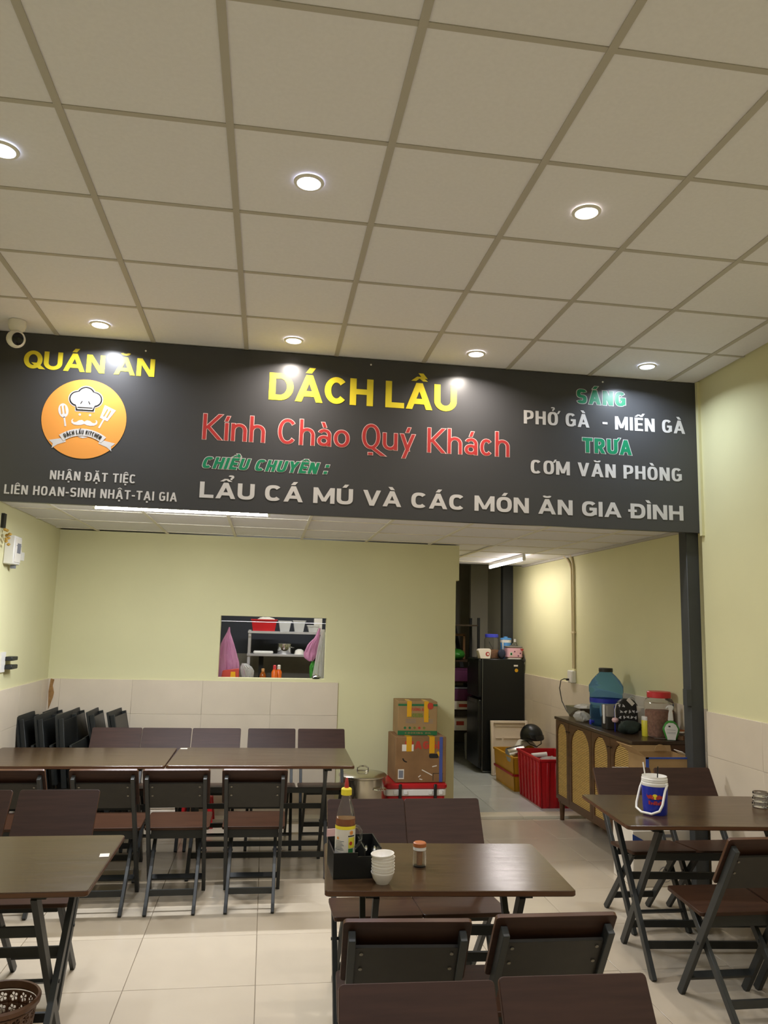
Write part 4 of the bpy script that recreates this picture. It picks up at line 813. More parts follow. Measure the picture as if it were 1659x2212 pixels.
# ------------------------------------------------------------------ crates, helmet, foam lid, fridge
def crate(name, label, x0, x1, y0, y1, h, m, ribs, rim):
    t = thing(name, label, 'crate', ((x0 + x1) / 2, (y0 + y1) / 2, .012)); w, d = x1 - x0, y1 - y0; q = .012; ti = .012
    part('crate_bottom', MB().box((0, 0, .008), (w - .04, d - .04, .016)), m, t)
    for s_ in (-1, 1):
        part('side_wall', MB().add([(s_ * (w / 2 - .02), -d / 2 + .02, 0), (s_ * (w / 2 - .02), d / 2 - .02, 0), (s_ * w / 2, d / 2, h), (s_ * w / 2, -d / 2, h), (s_ * (w / 2 - .02 - ti), -d / 2 + .02, 0), (s_ * (w / 2 - .02 - ti), d / 2 - .02, 0), (s_ * (w / 2 - ti), d / 2, h), (s_ * (w / 2 - ti), -d / 2, h)], [(0, 1, 2, 3), (7, 6, 5, 4), (0, 4, 5, 1), (1, 5, 6, 2), (2, 6, 7, 3), (3, 7, 4, 0)]), m, t)
        part('end_wall', MB().add([(-w / 2 + .02, s_ * (d / 2 - .02), 0), (w / 2 - .02, s_ * (d / 2 - .02), 0), (w / 2, s_ * d / 2, h), (-w / 2, s_ * d / 2, h), (-w / 2 + .02, s_ * (d / 2 - .02 - ti), 0), (w / 2 - .02, s_ * (d / 2 - .02 - ti), 0), (w / 2, s_ * (d / 2 - ti), h), (-w / 2, s_ * (d / 2 - ti), h)], [(0, 1, 2, 3), (7, 6, 5, 4), (0, 4, 5, 1), (1, 5, 6, 2), (2, 6, 7, 3), (3, 7, 4, 0)]), m, t)
    if ribs:
        n = int(d / .085)
        for k in range(n):
            y = -d / 2 + .05 + k * (d - .1) / (n - 1)
            part('rib', MB().bar((-w / 2 + .016, y * .95, .01), (-w / 2 - .003, y, h - .03), .034, .014, side=(0, 1, 0)), m, t, bevel=.005)
        for k in range(4): part('rib', MB().bar((-w / 2 + .08 + k * (w - .16) / 3, -d / 2 + .016, .01), (-w / 2 + .08 + k * (w - .16) / 3, -d / 2 - .003, h - .03), .03, .014, side=(1, 0, 0)), m, t, bevel=.005)
    part('rim', MB().lohi((-w / 2 - .01, -d / 2 - .01, h - .022), (-w / 2 + .004, d / 2 + .01, h)).lohi((w / 2 - .004, -d / 2 - .01, h - .022), (w / 2 + .01, d / 2 + .01, h)).lohi((-w / 2 + .004, -d / 2 - .01, h - .022), (w / 2 - .004, -d / 2 + .004, h)).lohi((-w / 2 + .004, d / 2 - .004, h - .022), (w / 2 - .004, d / 2 + .01, h)), rim, t, bevel=.003)
    return t
rc = crate('plastic_crate', 'ribbed red plastic crate between the cabinet and the yellow crate', 2.625, 3.03, 7.29, 7.97, .45, M['plast_red'], True, M['plast_red'])
yc = crate('plastic_crate', 'yellow plastic crate with a red stripe behind the red crate', 2.60, 3.0, 8.03, 8.72, .35, M['plast_yel'], False, M['plast_yel'])
part('red_stripe', MB().box((-.2, 0, .165), (.008, .675, .022)).box((0, -.3455, .165), (.38, .008, .022)), M['plast_red'], yc)
blob('plastic_bag', M['clearbag'], 'crumpled clear bag heaped inside the red crate', 'bag', (2.82, 7.5, .2), .16, .17, .255, 21, .3)
solid('paper_roll', MB().lathe([(0, -.08), (.02, -.08), (.026, .08), (0, .08)], 16, R=Matrix.Rotation(PI / 2 - .05, 3, 'Y')), M['plast_white'], 'white tapered roll lying on the bags in the red crate', 'roll', loc=(2.79, 7.78, .425))
cn = thing('steel_canister', 'grey steel canister lying in the yellow crate', 'canister', (2.68, 8.19, .37), 0)
Rc = Matrix.Rotation(PI / 2 - .2, 3, 'Y'); part('canister_body', MB().lathe([(0, -.09), (.075, -.09), (.078, -.085), (.078, .09), (.07, .09), (.07, -.07), (0, -.07)], 28, R=Rc), M['inox'], cn); part('opening', MB().lathe([(.069, -.05), (0, -.05)], 28, R=Rc), M['plast_black'], cn)
blob('dark_cloth', M['navy'], 'dark cloth bundle filling the bottom of the yellow crate', 'cloth', (2.76, 8.22, .035), .12, .14, .27, 61, .12)
bx = thing('heater_housing', 'white appliance housing under the black helmet in the yellow crate', 'appliance', (2.87, 8.40, .03)); part('housing', MB().prism([(-.13, 0), (.125, 0), (.11, .38), (.05, .45), (-.07, .45), (-.12, .38)], -.07, .07, lambda u, v, w: (u, w, v)), M['plast_white'], bx, bevel=.01)
part('fan_ring', MB().lathe([(.05, 0), (.075, 0), (.08, .02), (.05, .012)], 24, (0, -.075, .33), R=Matrix.Rotation(PI / 2, 3, 'X')), M['chrome'], bx); part('fan_face', MB().lathe([(0, 0), (.05, 0), (.05, .008), (0, .012)], 24, (0, -.073, .33), R=Matrix.Rotation(PI / 2, 3, 'X')), M['plast_black'], bx)
hm = thing('motorcycle_helmet', 'black open-face motorcycle helmet sitting above the yellow crate', 'helmet', (2.885, 8.28, .53), .25)
def hfn(u, v):
    a, b = u * 2 * PI, v * .60 * PI; r_ = .118
    return (r_ * math.sin(b) * math.cos(a), 1.1 * r_ * math.sin(b) * math.sin(a), .018 + 1.03 * r_ * math.cos(b))
part('shell', MB().grid(hfn, 32, 14), M['fridge'], hm, fix=False); part('rim', MB().tube([hfn(k / 32, 1) for k in range(32)], .006, 8, closed=True), M['plast_black'], hm)
part('visor', MB().grid(lambda u, v: (.124 * math.cos(PI * (1.15 + .7 * u)), 1.12 * .124 * math.sin(PI * (1.15 + .7 * u)) - .03 * v * math.sin(PI * u), .035 - .05 * v * (.3 + .7 * math.sin(PI * u))), 20, 3), M['lens'], hm, fix=False)
part('strap', MB().tube([(-.1, -.03, -.02), (-.07, -.08, -.06), (0, -.1, -.085), (.07, -.08, -.06), (.1, -.03, -.02)], .005, 8), M['wire'], hm)
fp = thing('foam_sheet', 'big pale foam box lid propped against the black fridge', 'foam', (2.85, 8.92, .012), 0); fp.rotation_euler = (-.1, 0, 0)
part('panel', MB().lohi((-.22, -.012, 0), (.22, .012, .61)), M['foam'], fp, bevel=.005)
for a_, b_ in (((-.22, -.035, 0), (-.19, -.012, .61)), ((.19, -.035, 0), (.22, -.012, .61)), ((-.19, -.035, .58), (.19, -.012, .61)), ((-.19, -.035, 0), (.19, -.012, .03))): part('frame_bar', MB().lohi(a_, b_), M['foam'], fp, bevel=.004)
part('frame_bar', MB().lohi((-.165, -.022, .545), (.165, -.012, .555)), M['foam'], fp); part('frame_bar', MB().lohi((-.165, -.022, .41), (-.09, -.012, .42)), M['foam'], fp); part('frame_bar', MB().lohi((-.07, -.022, .41), (.165, -.012, .42)), M['foam'], fp)
fr_ = thing('refrigerator', 'tall black two-door fridge standing in the alley, doors turned aside', 'fridge', (2.815, 9.32, .012)); fx0, fx1, fy0, fy1, FH = -.255, .255, -.26, .26, 1.31
part('cabinet_body', MB().lohi((fx0, fy0, .03), (fx1, fy1, FH)), M['fridge'], fr_, bevel=.008)
def door(z0, z1):
    d_ = part('door', MB().lohi((fx0 - .055, fy0, z0), (fx0 - .008, fy1, z1)), M['fridge'], fr_, bevel=.012); return d_
d1 = door(.06, .835); d2 = door(.86, FH - .005)
part('handle_groove', MB().lohi((fx0 - .057, fy0 + .06, .79), (fx0 - .05, fy0 + .42, .832)), M['fridge_trim'], d1, bevel=.002); part('door_badge', MB().lohi((fx0 - .058, fy1 - .1, 1.2), (fx0 - .054, fy1 - .05, 1.25)), M['fridge_trim'], d2)
part('edge_trim', MB().lohi((fx0 - .008, fy0 + .0, .03), (fx0, fy0 + .01, FH)), M['fridge_trim'], fr_); part('foot_strip', MB().lohi((fx0, fy0 - .003, .012), (fx0 + .13, fy0 + .01, .026)), M['fridge_trim'], fr_)
part('foot', MB().lohi((fx0 + .02, fy0 + .03, 0), (fx0 + .06, fy0 + .07, .03)), M['plast_black'], fr_); part('foot', MB().lohi((fx1 - .06, fy0 + .03, 0), (fx1 - .02, fy0 + .07, .03)), M['plast_black'], fr_)
part('side_sticker', MB().lohi((.125, fy0 - .002, 1.225), (.175, fy0, 1.245)), M['c_white'], fr_); part('side_sticker', MB().prism(circ(.157, 1.18, .021, 20), fy0 - .002, fy0, lambda u, v, w: (u, w, v)), M['tape'], fr_)
FT = .012 + FH
bgx = thing('paper_bag', 'white paper takeaway box with a red round mark on the fridge', 'box', (2.585, 9.11, FT), .1); part('box_body', MB().prism([(-.06, 0), (.065, 0), (.075, .1), (.06, .118), (-.06, .115), (-.085, .095)], -.045, .045, lambda u, v, w: (u, w, v)), M['c_white'], bgx, bevel=.004)
part('red_mark', MB().prism(circ(.03, .055, .026, 20), -.047, -.0455, lambda u, v, w: (u, w, v)), M['red'], bgx); part('mark_centre', MB().prism(circ(.034, .055, .014, 16), -.048, -.047, lambda u, v, w: (u, w, v)), M['c_white'], bgx)
gj = thing('grain_jar', 'clear jar with a blue lid, brown grain inside, on the fridge', 'jar', (2.712, 9.22, FT)); lathe_part('jar_body', [(0, 0), (.084, 0), (.088, .006), (.088, .22), (.078, .245), (.07, .25), (.07, .255), (0, .255)], M['clear'], gj, n=32); lathe_part('grain', [(0, .004), (.083, .004), (.083, .1), (.03, .112), (0, .108)], M['grain'], gj, n=28); lathe_part('lid', [(.072, .25), (.081, .252), (.081, .285), (.076, .29), (0, .29)], M['lid_blue'], gj, n=32)
part('scoop', MB().bar((-.05, -.06, .2), (.01, -.05, .1), .008, .006), M['plast_black'], gj)
pi = thing('water_pitcher', 'pale blue pitcher with a bright blue lid on the fridge', 'pitcher', (2.925, 9.335, FT)); lathe_part('pitcher_body', [(0, 0), (.056, 0), (.062, .01), (.068, .19), (.068, .205), (0, .205)], M['sky'], pi, n=32); lathe_part('upper_band', [(.069, .19), (.0695, .225), (0, .226)], M['plast_white'], pi, n=32); lathe_part('lid', [(.071, .225), (.071, .238), (.06, .246), (.024, .25), (.024, .262), (0, .264)], M['sky'], pi, n=32)
part('handle', MB().tube([(-.055, -.045, .205), (-.06, -.075, .2), (-.058, -.078, .1), (-.05, -.045, .08)], .009, 10), M['plast_white'], pi)
blob('dark_bag', M['navy'], 'small dark navy pouch squeezed beside the pink cooker on the fridge', 'pouch', (2.80, 9.10, FT), .045, .04, .115, 31, .3)
rk = thing('rice_cooker', 'pink and white patterned cooker with a red tag on the fridge', 'appliance', (2.965, 9.16, FT)); part('cooker_body', MB().prism(rrect(-.098, -.085, .098, .085, .04), .014, .135), M['rice_pink'], rk, bevel=.012); part('foot_ring', MB().prism(rrect(-.09, -.078, .09, .078, .04), 0, .014), M['plast_white'], rk); part('lid', MB().prism(rrect(-.1, -.087, .1, .087, .04), .137, .152), M['kgrey'], rk, bevel=.004); lathe_part('lid_knob', [(.05, .152), (.035, .165), (.012, .17), (.012, .185), (0, .187)], M['clear'], rk)
part('side_label', MB().lohi((-.07, -.0875, .04), (-.035, -.086, .085)), M['c_white'], rk); part('label_green', MB().lohi((-.064, -.0885, .048), (-.041, -.0875, .075)), M['c_green'], rk); part('red_tag', MB().prism([(.055, .125), (.1, .125), (.095, .105), (.075, .1)], -.089, -.0875, lambda u, v, w: (u, w, v)), M['red'], rk)
for k, (u, v) in enumerate(((-.01, .09), (.02, .1), (.035, .04), (-.02, .045), (.06, .07))): part('flower_print', MB().flat(circ(u, v, .009, 8), lambda p, q: (p, -.0882, q)), M['pink'] if k % 2 else M['violet'], rk, fix=False)
sbt = thing('small_bottle', 'little clear bottle with white top behind the pink cooker', 'bottle', (3.035, 9.31, FT)); lathe_part('bottle_body', [(0, 0), (.03, 0), (.03, .16), (.014, .2), (0, .2)], M['clear'], sbt); lathe_part('cap', [(.015, .2), (.014, .235), (0, .238)], M['plast_white'], sbt)
solid('cable', MB().tube([(3.065, 9.15, FT + .06), (3.075, 9.1, FT + .05), (3.08, 9.06, FT - .01), (3.065, 9.05, FT - .03), (3.04, 9.05, FT - .01), (3.03, 9.062, FT + .006)], .005, 8), M['wire'], 'black power cable looping off the fridge top by the cooker', 'cable')
# ------------------------------------------------------------------ conduit, outlet, cable on the alley wall
cdt = thing('wall_conduit', 'cream wiring conduit running down the alley wall to the outlet box', 'conduit', (XA, 7.57, 1.28))
part('pipe', MB().tube([(-.014, .22, ZL - 1.28), (-.014, .12, 1.13), (-.014, .05, 1.08), (-.014, .02, 1.02), (-.014, .0, .02)], .011, 10), M['conduit'], cdt); part('pipe', MB().tube([(-.014, .03, ZL - 1.28), (-.014, -.01, 1.1), (-.014, -.035, 1.0), (-.014, -.03, .02)], .011, 10), M['conduit'], cdt)
part('clip', MB().box((-.012, -.015, .38), (.026, .08, .02)), M['conduit'], cdt, bevel=.003)
ob = thing('outlet_box', 'white socket box on the alley wall with a black plug', 'socket', (XA, 7.585, 1.215)); part('box_body', MB().lohi((-.045, -.06, -.055), (0, .06, .065)), M['plast_white'], ob, bevel=.005); part('socket_face', MB().lohi((-.049, -.05, -.045), (-.045, .05, .055)), M['ceramic'], ob)
solid('power_cable', MB().tube([(3.035, 7.60, 1.19), (3.0, 7.62, 1.195), (2.97, 7.63, 1.18), (2.955, 7.63, 1.1), (2.955, 7.57, .98), (2.955, 7.45, .9), (2.96, 7.2, .8), (2.97, 7.1, .62), (3.04, 7.12, .42)], .005, 8).box((3.03, 7.6, 1.19), (.03, .02, .02)), M['wire'], 'thin black cable hanging from the socket behind the cabinet', 'cable')
# ------------------------------------------------------------------ store shelf beyond the fridge
sh = thing('storage_shelf', 'dark shelf unit in the store room beyond the fridge', 'shelf', (2.45, 10.15, .012))
for sx in (-1, 1):
    for sy in (-1, 1): part('upright', MB().box((sx * .3, sy * .2, .9), (.03, .03, 1.8)), M['steel_blk'], sh)
for z in (.36, .62, .97, 1.24, 1.7): part('shelf_board', MB().box((0, 0, z), (.62, .42, .02)), M['cab_top'], sh)
zz = .012
vb = thing('purple_tub', 'purple plastic tub on the store shelf, upper one', 'tub', (2.5, 10.05, .982 + zz)); part('tub_body', MB().prism(rrect(-.17, -.15, .17, .15, .03), 0, .15), M['violet'], vb, bevel=.008); part('lid', MB().prism(rrect(-.175, -.155, .175, .155, .03), .15, .165), M['violet'], vb)
vc = thing('purple_tub', 'purple plastic tub on the store shelf above the white carton', 'tub', (2.5, 10.05, .632 + zz + .11)); part('tub_body', MB().prism(rrect(-.17, -.15, .17, .15, .03), 0, .15), M['violet'], vc, bevel=.008); part('lid', MB().prism(rrect(-.175, -.155, .175, .155, .03), .15, .165), M['c_grey'], vc)
w1 = carton('printed_carton', 'flat white carton with red print on the middle store shelf', (2.5, 10.05, .632 + zz), 0, .36, .32, .105, M['c_white']); part('red_print', MB().box((.04, -.1605, .05), (.12, .001, .04)), M['c_red'], w1)
w2 = carton('printed_carton', 'white and red carton on the lowest store shelf', (2.5, 10.05, .372 + zz), 0, .36, .32, .15, M['c_white']); part('red_print', MB().box((0, -.1605, .09), (.1, .001, .05)), M['c_red'], w2); part('red_print', MB().box((.14, -.1605, .06), (.08, .001, .11)), M['c_red'], w2)
blob('green_bag', M['plast_green'], 'green bag on the top level of the store shelf', 'bag', (2.45, 10.05, 1.252 + zz), .15, .12, .14, 41, .25)
ofm = thing('orange_frame', 'dull orange box frame standing on the store shelf', 'frame', (2.5, 10.28, 1.252 + zz)); part('frame_body', MB().box((0, 0, .32), (.3, .02, .03)).box((-.14, 0, .16), (.03, .02, .32)).box((.14, 0, .16), (.03, .02, .32)), M['card_dk'], ofm)
hb_ = thing('hanging_bag', 'white plastic bag hanging below the lowest store shelf by the fridge', 'bag', (2.6, 9.93, .012)); part('bag_body', MB().prism([(-.02, .02), (.015, 0), (.03, .2), (.025, .34), (.0, .345), (-.03, .33)], -.02, .02, lambda u, v, w: (u, w, v)), M['clearbag'], hb_, bevel=.006)
ld = thing('ladder', 'dark ladder leaning in the store room beside the grey panel', 'ladder', (2.5, 10.6, .012))
part('rail', MB().bar((.38, -.2, 0), (.06, .6, 2.5), .05, .03), M['steel_blk'], ld); part('rail', MB().bar((.0, -.2, 0), (-.32, .6, 2.5), .05, .03), M['steel_blk'], ld)
for k in range(1, 8): part('rung', MB().bar((.38 - .32 * k / 8, -.2 + .1 * k, 2.5 * k / 8), (-.32 * k / 8, -.2 + .1 * k, 2.5 * k / 8), .03, .03, side=(0, 1, 0)), M['steel_blk'], ld)
# ------------------------------------------------------------------ kitchen behind the hatch
kc = thing('kitchen_counter', 'steel kitchen counter just behind the serving hatch', 'counter', (.0, 7.53, 0))
part('worktop', MB().lohi((-.8, -.26, 1.1), (1.3, .26, 1.13)), M['inox'], kc, bevel=.003); part('front_panel', MB().lohi((-.78, .22, .1), (1.28, .24, 1.1)), M['inox'], kc)
for x in (-.76, 1.26):
    for y in (-.22, .2): part('leg', MB().lohi((x - .02, y - .02, 0), (x + .02, y + .02, 1.1)), M['inox'], kc)
ks = thing('kitchen_shelf', 'steel kitchen shelf seen through the serving hatch', 'shelf', (.25, 8.6, 0)); 
for x in (-.42, .55):
    for y in (-.16, .16): part('upright', MB().lohi((x - .014, y - .014, 0), (x + .014, y + .014, 1.62 if x > 0 else 1.6)), M['ksteel'], ks)
for z in (1.59, 1.352): part('shelf_board', MB().lohi((-.44, -.18, z - .025), (.57, .18, z)), M['ksteel'], ks, bevel=.002)
for x in (-.29, .28): part('back_leg', MB().lohi((x - .025, .1, .9), (x + .025, .15, 1.327)), M['steel_blk'], ks)
solid('hanging_rail', MB().tube([(XL, 8.3, 1.685), (1.64, 8.3, 1.685)], .004, 8), M['ksteel'], 'thin steel rail crossing the top of the serving hatch view', 'rail')
def open_box(name, label, cat, loc, w, d, h, m, taper=.02, group=None):
    t = thing(name, label, cat, loc, 0, group); mb = MB(); a, b = w / 2, d / 2
    A_ = [(-a + taper, -b + taper, 0), (a - taper, -b + taper, 0), (a - taper, b - taper, 0), (-a + taper, b - taper, 0)]; B_ = [(-a, -b, h), (a, -b, h), (a, b, h), (-a, b, h)]
    mb.add(A_ + B_, [(3, 2, 1, 0), (0, 1, 5, 4), (1, 2, 6, 5), (2, 3, 7, 6), (3, 0, 4, 7)]); part('box_body', mb, m, t, fix=False)
    part('rim', MB().lohi((-a - .006, -b - .006, h - .012), (a + .006, -b, h)).lohi((-a - .006, b, h - .012), (a + .006, b + .006, h)).lohi((-a - .006, -b, h - .012), (-a, b, h)).lohi((a, -b, h - .012), (a + .006, b, h)), m, t); return t
open_box('red_basket', 'red plastic basket on the kitchen shelf, through the hatch', 'basket', (-.025, 8.56, 1.59), .27, .24, .125, M['plast_red'])
blob('kitchen_ware', M['c_white'], 'white utensils piled in the red basket', 'utensils', (-.02, 8.56, 1.61), .1, .08, .13, 51, .4)
open_box('clear_tub', 'clear plastic tub beside the red basket on the kitchen shelf', 'tub', (.197, 8.55, 1.59), .135, .2, .115, M['clearbag']); open_box('clear_tub', 'taller clear plastic tub in the middle of the kitchen shelf', 'tub', (.35, 8.55, 1.59), .13, .2, .122, M['clearbag']); open_box('clear_tub', 'small clear tub at the end of the kitchen shelf', 'tub', (.5, 8.55, 1.59), .12, .18, .075, M['clearbag'])
wbx = thing('white_box', 'white box on the kitchen shelf end, cut by the hatch top', 'box', (.575, 8.62, 1.665)); wbx.location = (.52, 8.66, 1.59); part('box_body', MB().lohi((0, 0, .0), (.09, .06, .15)), M['c_white'], wbx, bevel=.003)
sp_ = thing('steel_pot', 'shiny steel pot on the lower kitchen shelf, through the hatch', 'pot', (.205, 8.56, 1.352)); lathe_part('pot_body', [(0, 0), (.074, 0), (.078, .006), (.078, .105), (.082, .108), (.076, .108), (.074, .01), (0, .01)], M['chrome'], sp_, n=28); part('handle', MB().tube([(.07, -.04, .07), (.1, -.06, .07), (.1, -.02, .07), (.075, .0, .07)], .005, 8), M['chrome'], sp_)
wbw = solid('white_bowl', MB().lathe([(0, .055), (.02, .055), (.045, .04), (.055, .0), (.052, .0), (0, .05)], 24), M['ceramic'], 'white bowl upside down beside the steel pot in the kitchen', 'bowl', loc=(.365, 8.52, 1.352))
tl = solid('steel_tray', MB().prism(rrect(-.105, -.08, .105, .08, .02), 0, .028), M['plast_white'], 'flat pale tray on the lower kitchen shelf', 'tray', bevel=.008, loc=(-.02, 8.52, 1.352))
def bag_hang(name, label, loc, pts, m, t=.05):
    o = thing(name, label, 'bag', loc); rnd = random.Random(len(label)); n = len(pts)
    def fn(u, v):
        i = min(int(v * (n - 1)), n - 2); f_ = v * (n - 1) - i; x0 = pts[i][0] * (1 - f_) + pts[i + 1][0] * f_; x1 = pts[i][1] * (1 - f_) + pts[i + 1][1] * f_; z = pts[i][2] * (1 - f_) + pts[i + 1][2] * f_
        a = u * 2 * PI; c = (x0 + x1) / 2; h = (x1 - x0) / 2; wv = 1 + .35 * math.sin(7 * a + 4 * v) * v + .2 * math.sin(13 * a - 9 * v); c += h * .06 * math.sin(11 * a + 5 * v)
        return (c + h * math.cos(a), min(h, t) * math.sin(a) * wv, z)
    part('bag_film', MB().grid(fn, 36, 14), m, o, fix=False); return o
bag_hang('pink_bag', 'pink plastic bag hanging at the edge of the serving hatch', (-.36, 7.42, 1.18), [(.015, .025, .45), (.0, .03, .4), (-.04, .06, .32), (-.07, .1, .2), (-.075, .125, .12), (-.07, .13, .04), (-.065, .09, -.05)], M['pinkbag'])
bag_hang('clear_bag', 'crumpled clear bag lying below the pink bag in the hatch', (-.17, 7.44, 1.13), [(-.04, .0, .17), (-.05, .05, .14), (-.05, .075, .1), (-.03, .07, .04), (-.02, .05, .0)], M['clearbag'])
rb_ = thing('red_pack', 'red snack packet with gold print at the foot of the pink bag', 'packet', (-.305, 7.32, 1.13)); part('packet_body', MB().prism([(-.085, 0), (.085, 0), (.075, .13), (-.07, .11)], -.02, .02, lambda u, v, w: (u, w, v)), M['c_red'], rb_, bevel=.005); part('gold_print', MB().prism([(0, .03), (.05, .03), (.045, .1), (.005, .1)], -.0225, -.021, lambda u, v, w: (u, w, v)), M['tape'], rb_)
sb2 = thing('sauce_jar', 'small dark red sauce bottle with a pale cap on the hatch counter', 'bottle', (-.012, 7.42, 1.13)); lathe_part('bottle_body', [(0, 0), (.03, 0), (.032, .04), (.026, .075), (.013, .1), (0, .1)], M['amber'], sb2); lathe_part('sauce', [(0, .002), (.028, .002), (.03, .05), (0, .055)], M['c_red'], sb2); lathe_part('cap', [(.014, .1), (.015, .125), (0, .127)], M['pick'], sb2)
for i, (x, y, l_) in enumerate(((.095, 7.42, 'orange chilli sauce bottle on the hatch counter, nearest the dark sauce bottle'), (.135, 7.46, 'orange chilli sauce bottle with white cap on the hatch counter'))):
    t = thing('chilli_bottle', l_, 'bottle', (x, y, 1.13)); lathe_part('bottle_body', [(0, 0), (.027, 0), (.028, .095), (.015, .12), (0, .12)], M['chili'], t); lathe_part('cap', [(.016, .12), (.015, .155), (.008, .16), (0, .16)], M['c_white'] if i else M['lid_red'], t)
lathe_o = solid('steel_dish', MB().lathe([(0, 0), (.05, 0), (.075, .022), (.078, .022), (.052, -.003), (0, -.003)], 28), M['chrome'], 'shallow steel dish lying on the hatch counter', 'dish', loc=(.285, 7.45, 1.137))
bag_hang('pink_bag', 'small pink bag hanging on the hatch\'s aisle side', (.43, 7.46, 1.3), [(.065, .08, .34), (.03, .075, .25), (-.03, .07, .19), (-.07, .06, .1), (-.06, .04, .06), (-.02, .02, .03)], M['pinkbag'], .03)
bag_hang('green_bag', 'green bag peeping below the small pink bag in the hatch', (.455, 7.5, 1.13), [(-.01, .03, .2), (-.03, .04, .15), (-.03, .03, .1), (-.02, .02, .0)], M['plast_green'], .02)
bag_hang('grey_bag', 'greyish clear bag hanging along the hatch edge, aisle side', (.515, 7.36, 1.13), [(.0, .03, .5), (-.02, .04, .38), (-.05, .04, .2), (-.07, .04, .06), (-.06, .03, .0)], M['clearbag'], .03)
lathe_l = thing('lidded_bowl', 'dark bowl with a shiny lid on the hatch sill, aisle corner', 'bowl', (.468, 7.2, 1.186)); lathe_part('bowl_body', [(0, 0), (.03, 0), (.044, .012), (.045, .016), (0, .016)], M['plast_black'], lathe_l); lathe_part('lid', [(.045, .016), (.03, .028), (.01, .033), (.008, .045), (0, .046)], M['chrome'], lathe_l)
# ------------------------------------------------------------------ on the left wall
sw = thing('switch_box', 'white wall box with meter face high on the yellow side wall', 'electric box', (XL, 5.80, 2.14)); part('box_body', MB().lohi((0, -.075, -.1), (.07, .075, .1)), M['plast_white'], sw, bevel=.006); part('box_door', MB().lohi((.07, -.06, -.085), (.076, .06, .085)), M['ceramic'], sw, bevel=.002); part('meter_print', MB().lohi((.076, -.03, -.02), (.078, .04, .05)), M['c_grey'], sw); part('printed_line', MB().lohi((.076, -.05, .03), (.0775, .05, .036)), M['c_grey'], sw)
part('gland', MB().lohi((.02, .03, -.125), (.05, .06, -.1)), M['c_grey'], sw)
solid('hanging_plug', MB().tube([(XL + .03, 5.885, 2.2), (XL + .035, 5.94, 2.18), (XL + .03, 5.99, 2.165), (XL + .028, 6.02, 2.14)], .006, 8).box((XL + .03, 6.03, 2.115), (.03, .035, .06)), M['plast_white'], 'white plug dangling on a short cord beside the wall box', 'plug')
fw = thing('dried_flowers', 'bunch of dry yellow flowers hung above the white wall box', 'flowers', (XL, 5.63, 2.30)); rnd = random.Random(3)
for k in range(9): part('flower_head', MB().lathe([(0, -.012), (.011, -.005), (.013, .004), (0, .012)], 8, (.03 + rnd.uniform(0, .04), rnd.uniform(-.05, .05), rnd.uniform(-.14, -.02))), M['hay'], fw)
part('hook_plate', MB().lohi((0, -.02, -.02), (.02, .03, .08)), M['steel_blk'], fw)
hk = thing('wall_hook', 'pair of black prongs sticking out of the yellow side wall', 'hook', (XL, 5.98, 1.345)); part('plate', MB().lohi((0, -.12, -.06), (.012, -.03, .08)), M['plast_white'], hk); part('prong', MB().lohi((0, -.04, .018), (.06, .09, .046)), M['steel_blk'], hk, bevel=.004); part('prong', MB().lohi((0, -.04, -.042), (.06, .1, -.012)), M['steel_blk'], hk, bevel=.004)
pe = thing('plaster_damage', 'brown torn strip in the tiled corner above the folded chairs', 'torn strip', (XL + .03, YB - .014, 1.0)); part('torn_edge', MB().prism([(.0, -.1), (.03, 0), (.035, .04), (.02, .1), (.03, .15), (.0, .158), (-.01, .05)], 0, .004, lambda u, v, w: (u, -w, v)), M['peel'], pe)
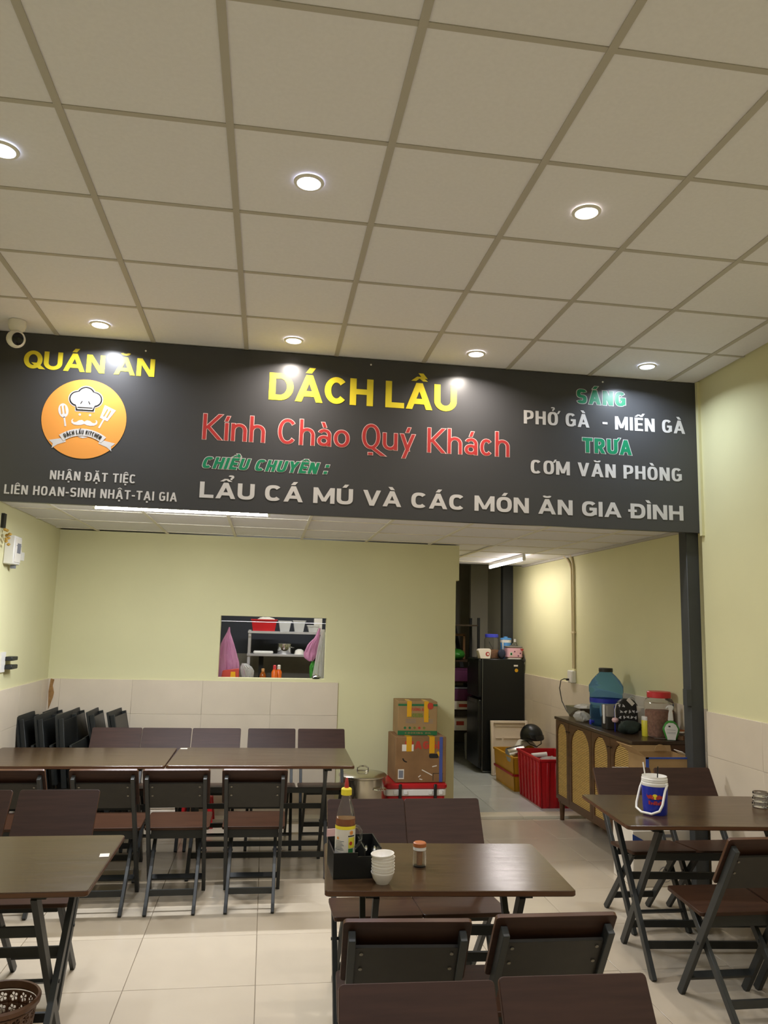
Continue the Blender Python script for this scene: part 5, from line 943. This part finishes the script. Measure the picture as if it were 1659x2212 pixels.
# ------------------------------------------------------------------ wicker bin in the near corner
bn = thing('wicker_bin', 'brown openwork plastic bin with flower holes in the bottom corner', 'bin', (-.925, 3.30, 0))
def bprof(z): return .105 + .035 * z / .27
bars = MB(); zs_ = (.02, .24)
NB, NR = 20, 5
pl_a, pl_r = 2 * PI / NB, (.24 - .03) / NR
lathe_part('bin_base', [(0, 0), (.105, 0), (.107, .028), (.1, .028), (.098, .006), (0, .006)], M['wicker'], bn, n=40)
lathe_part('bin_rim', [(.135, .24), (.146, .245), (.149, .262), (.144, .27), (.137, .268), (.132, .245)], M['wicker'], bn, n=40)
wall = MB()
for i in range(NB):
    for j in range(NR):
        a0, a1 = i * pl_a, (i + 1) * pl_a; z0, z1 = .026 + j * pl_r, .026 + (j + 1) * pl_r; am, zm = (a0 + a1) / 2 , (z0 + z1) / 2
        pt_ = lambda a, z, o=0: ((bprof(z) - o) * math.cos(a), (bprof(z) - o) * math.sin(a), z)
        # a cell: outer square, six-petalled hole left open between spokes
        hr_a, hr_z = pl_a * .40, pl_r * .40; m_ = 24
        inner = []; outer = []
        for k in range(m_):
            th = 2 * PI * k / m_; rr = .62 + .38 * abs(math.cos(2.5 * th)); inner.append((am + hr_a * rr * math.cos(th), zm + hr_z * rr * math.sin(th)))
            q_ = max(abs(math.cos(th)), abs(math.sin(th))); outer.append((am + pl_a / 2 * math.cos(th) / q_, zm + pl_r / 2 * math.sin(th) / q_))
        vs = [pt_(a, z) for a, z in outer] + [pt_(a, z) for a, z in inner]
        wall.add(vs, [(k, (k + 1) % m_, m_ + (k + 1) % m_, m_ + k) for k in range(m_)])
        for k in range(5):
            th = 2 * PI * (k + .5) / 5 + PI / 2.5 * 0; c_, d_ = math.cos(th), math.sin(th)
            wall.add([pt_(am + hr_a * (.12 * c_ - .07 * d_), zm + hr_z * (.12 * d_ + .07 * c_)), pt_(am + hr_a * (.12 * c_ + .07 * d_), zm + hr_z * (.12 * d_ - .07 * c_)), pt_(am + hr_a * (.85 * c_ + .07 * d_), zm + hr_z * (.85 * d_ - .07 * c_)), pt_(am + hr_a * (.85 * c_ - .07 * d_), zm + hr_z * (.85 * d_ + .07 * c_))], [(0, 1, 2, 3)])
wo = part('openwork_wall', wall, M['wicker'], bn, fix=False); so = wo.modifiers.new('thick', 'SOLIDIFY'); so.thickness = .004
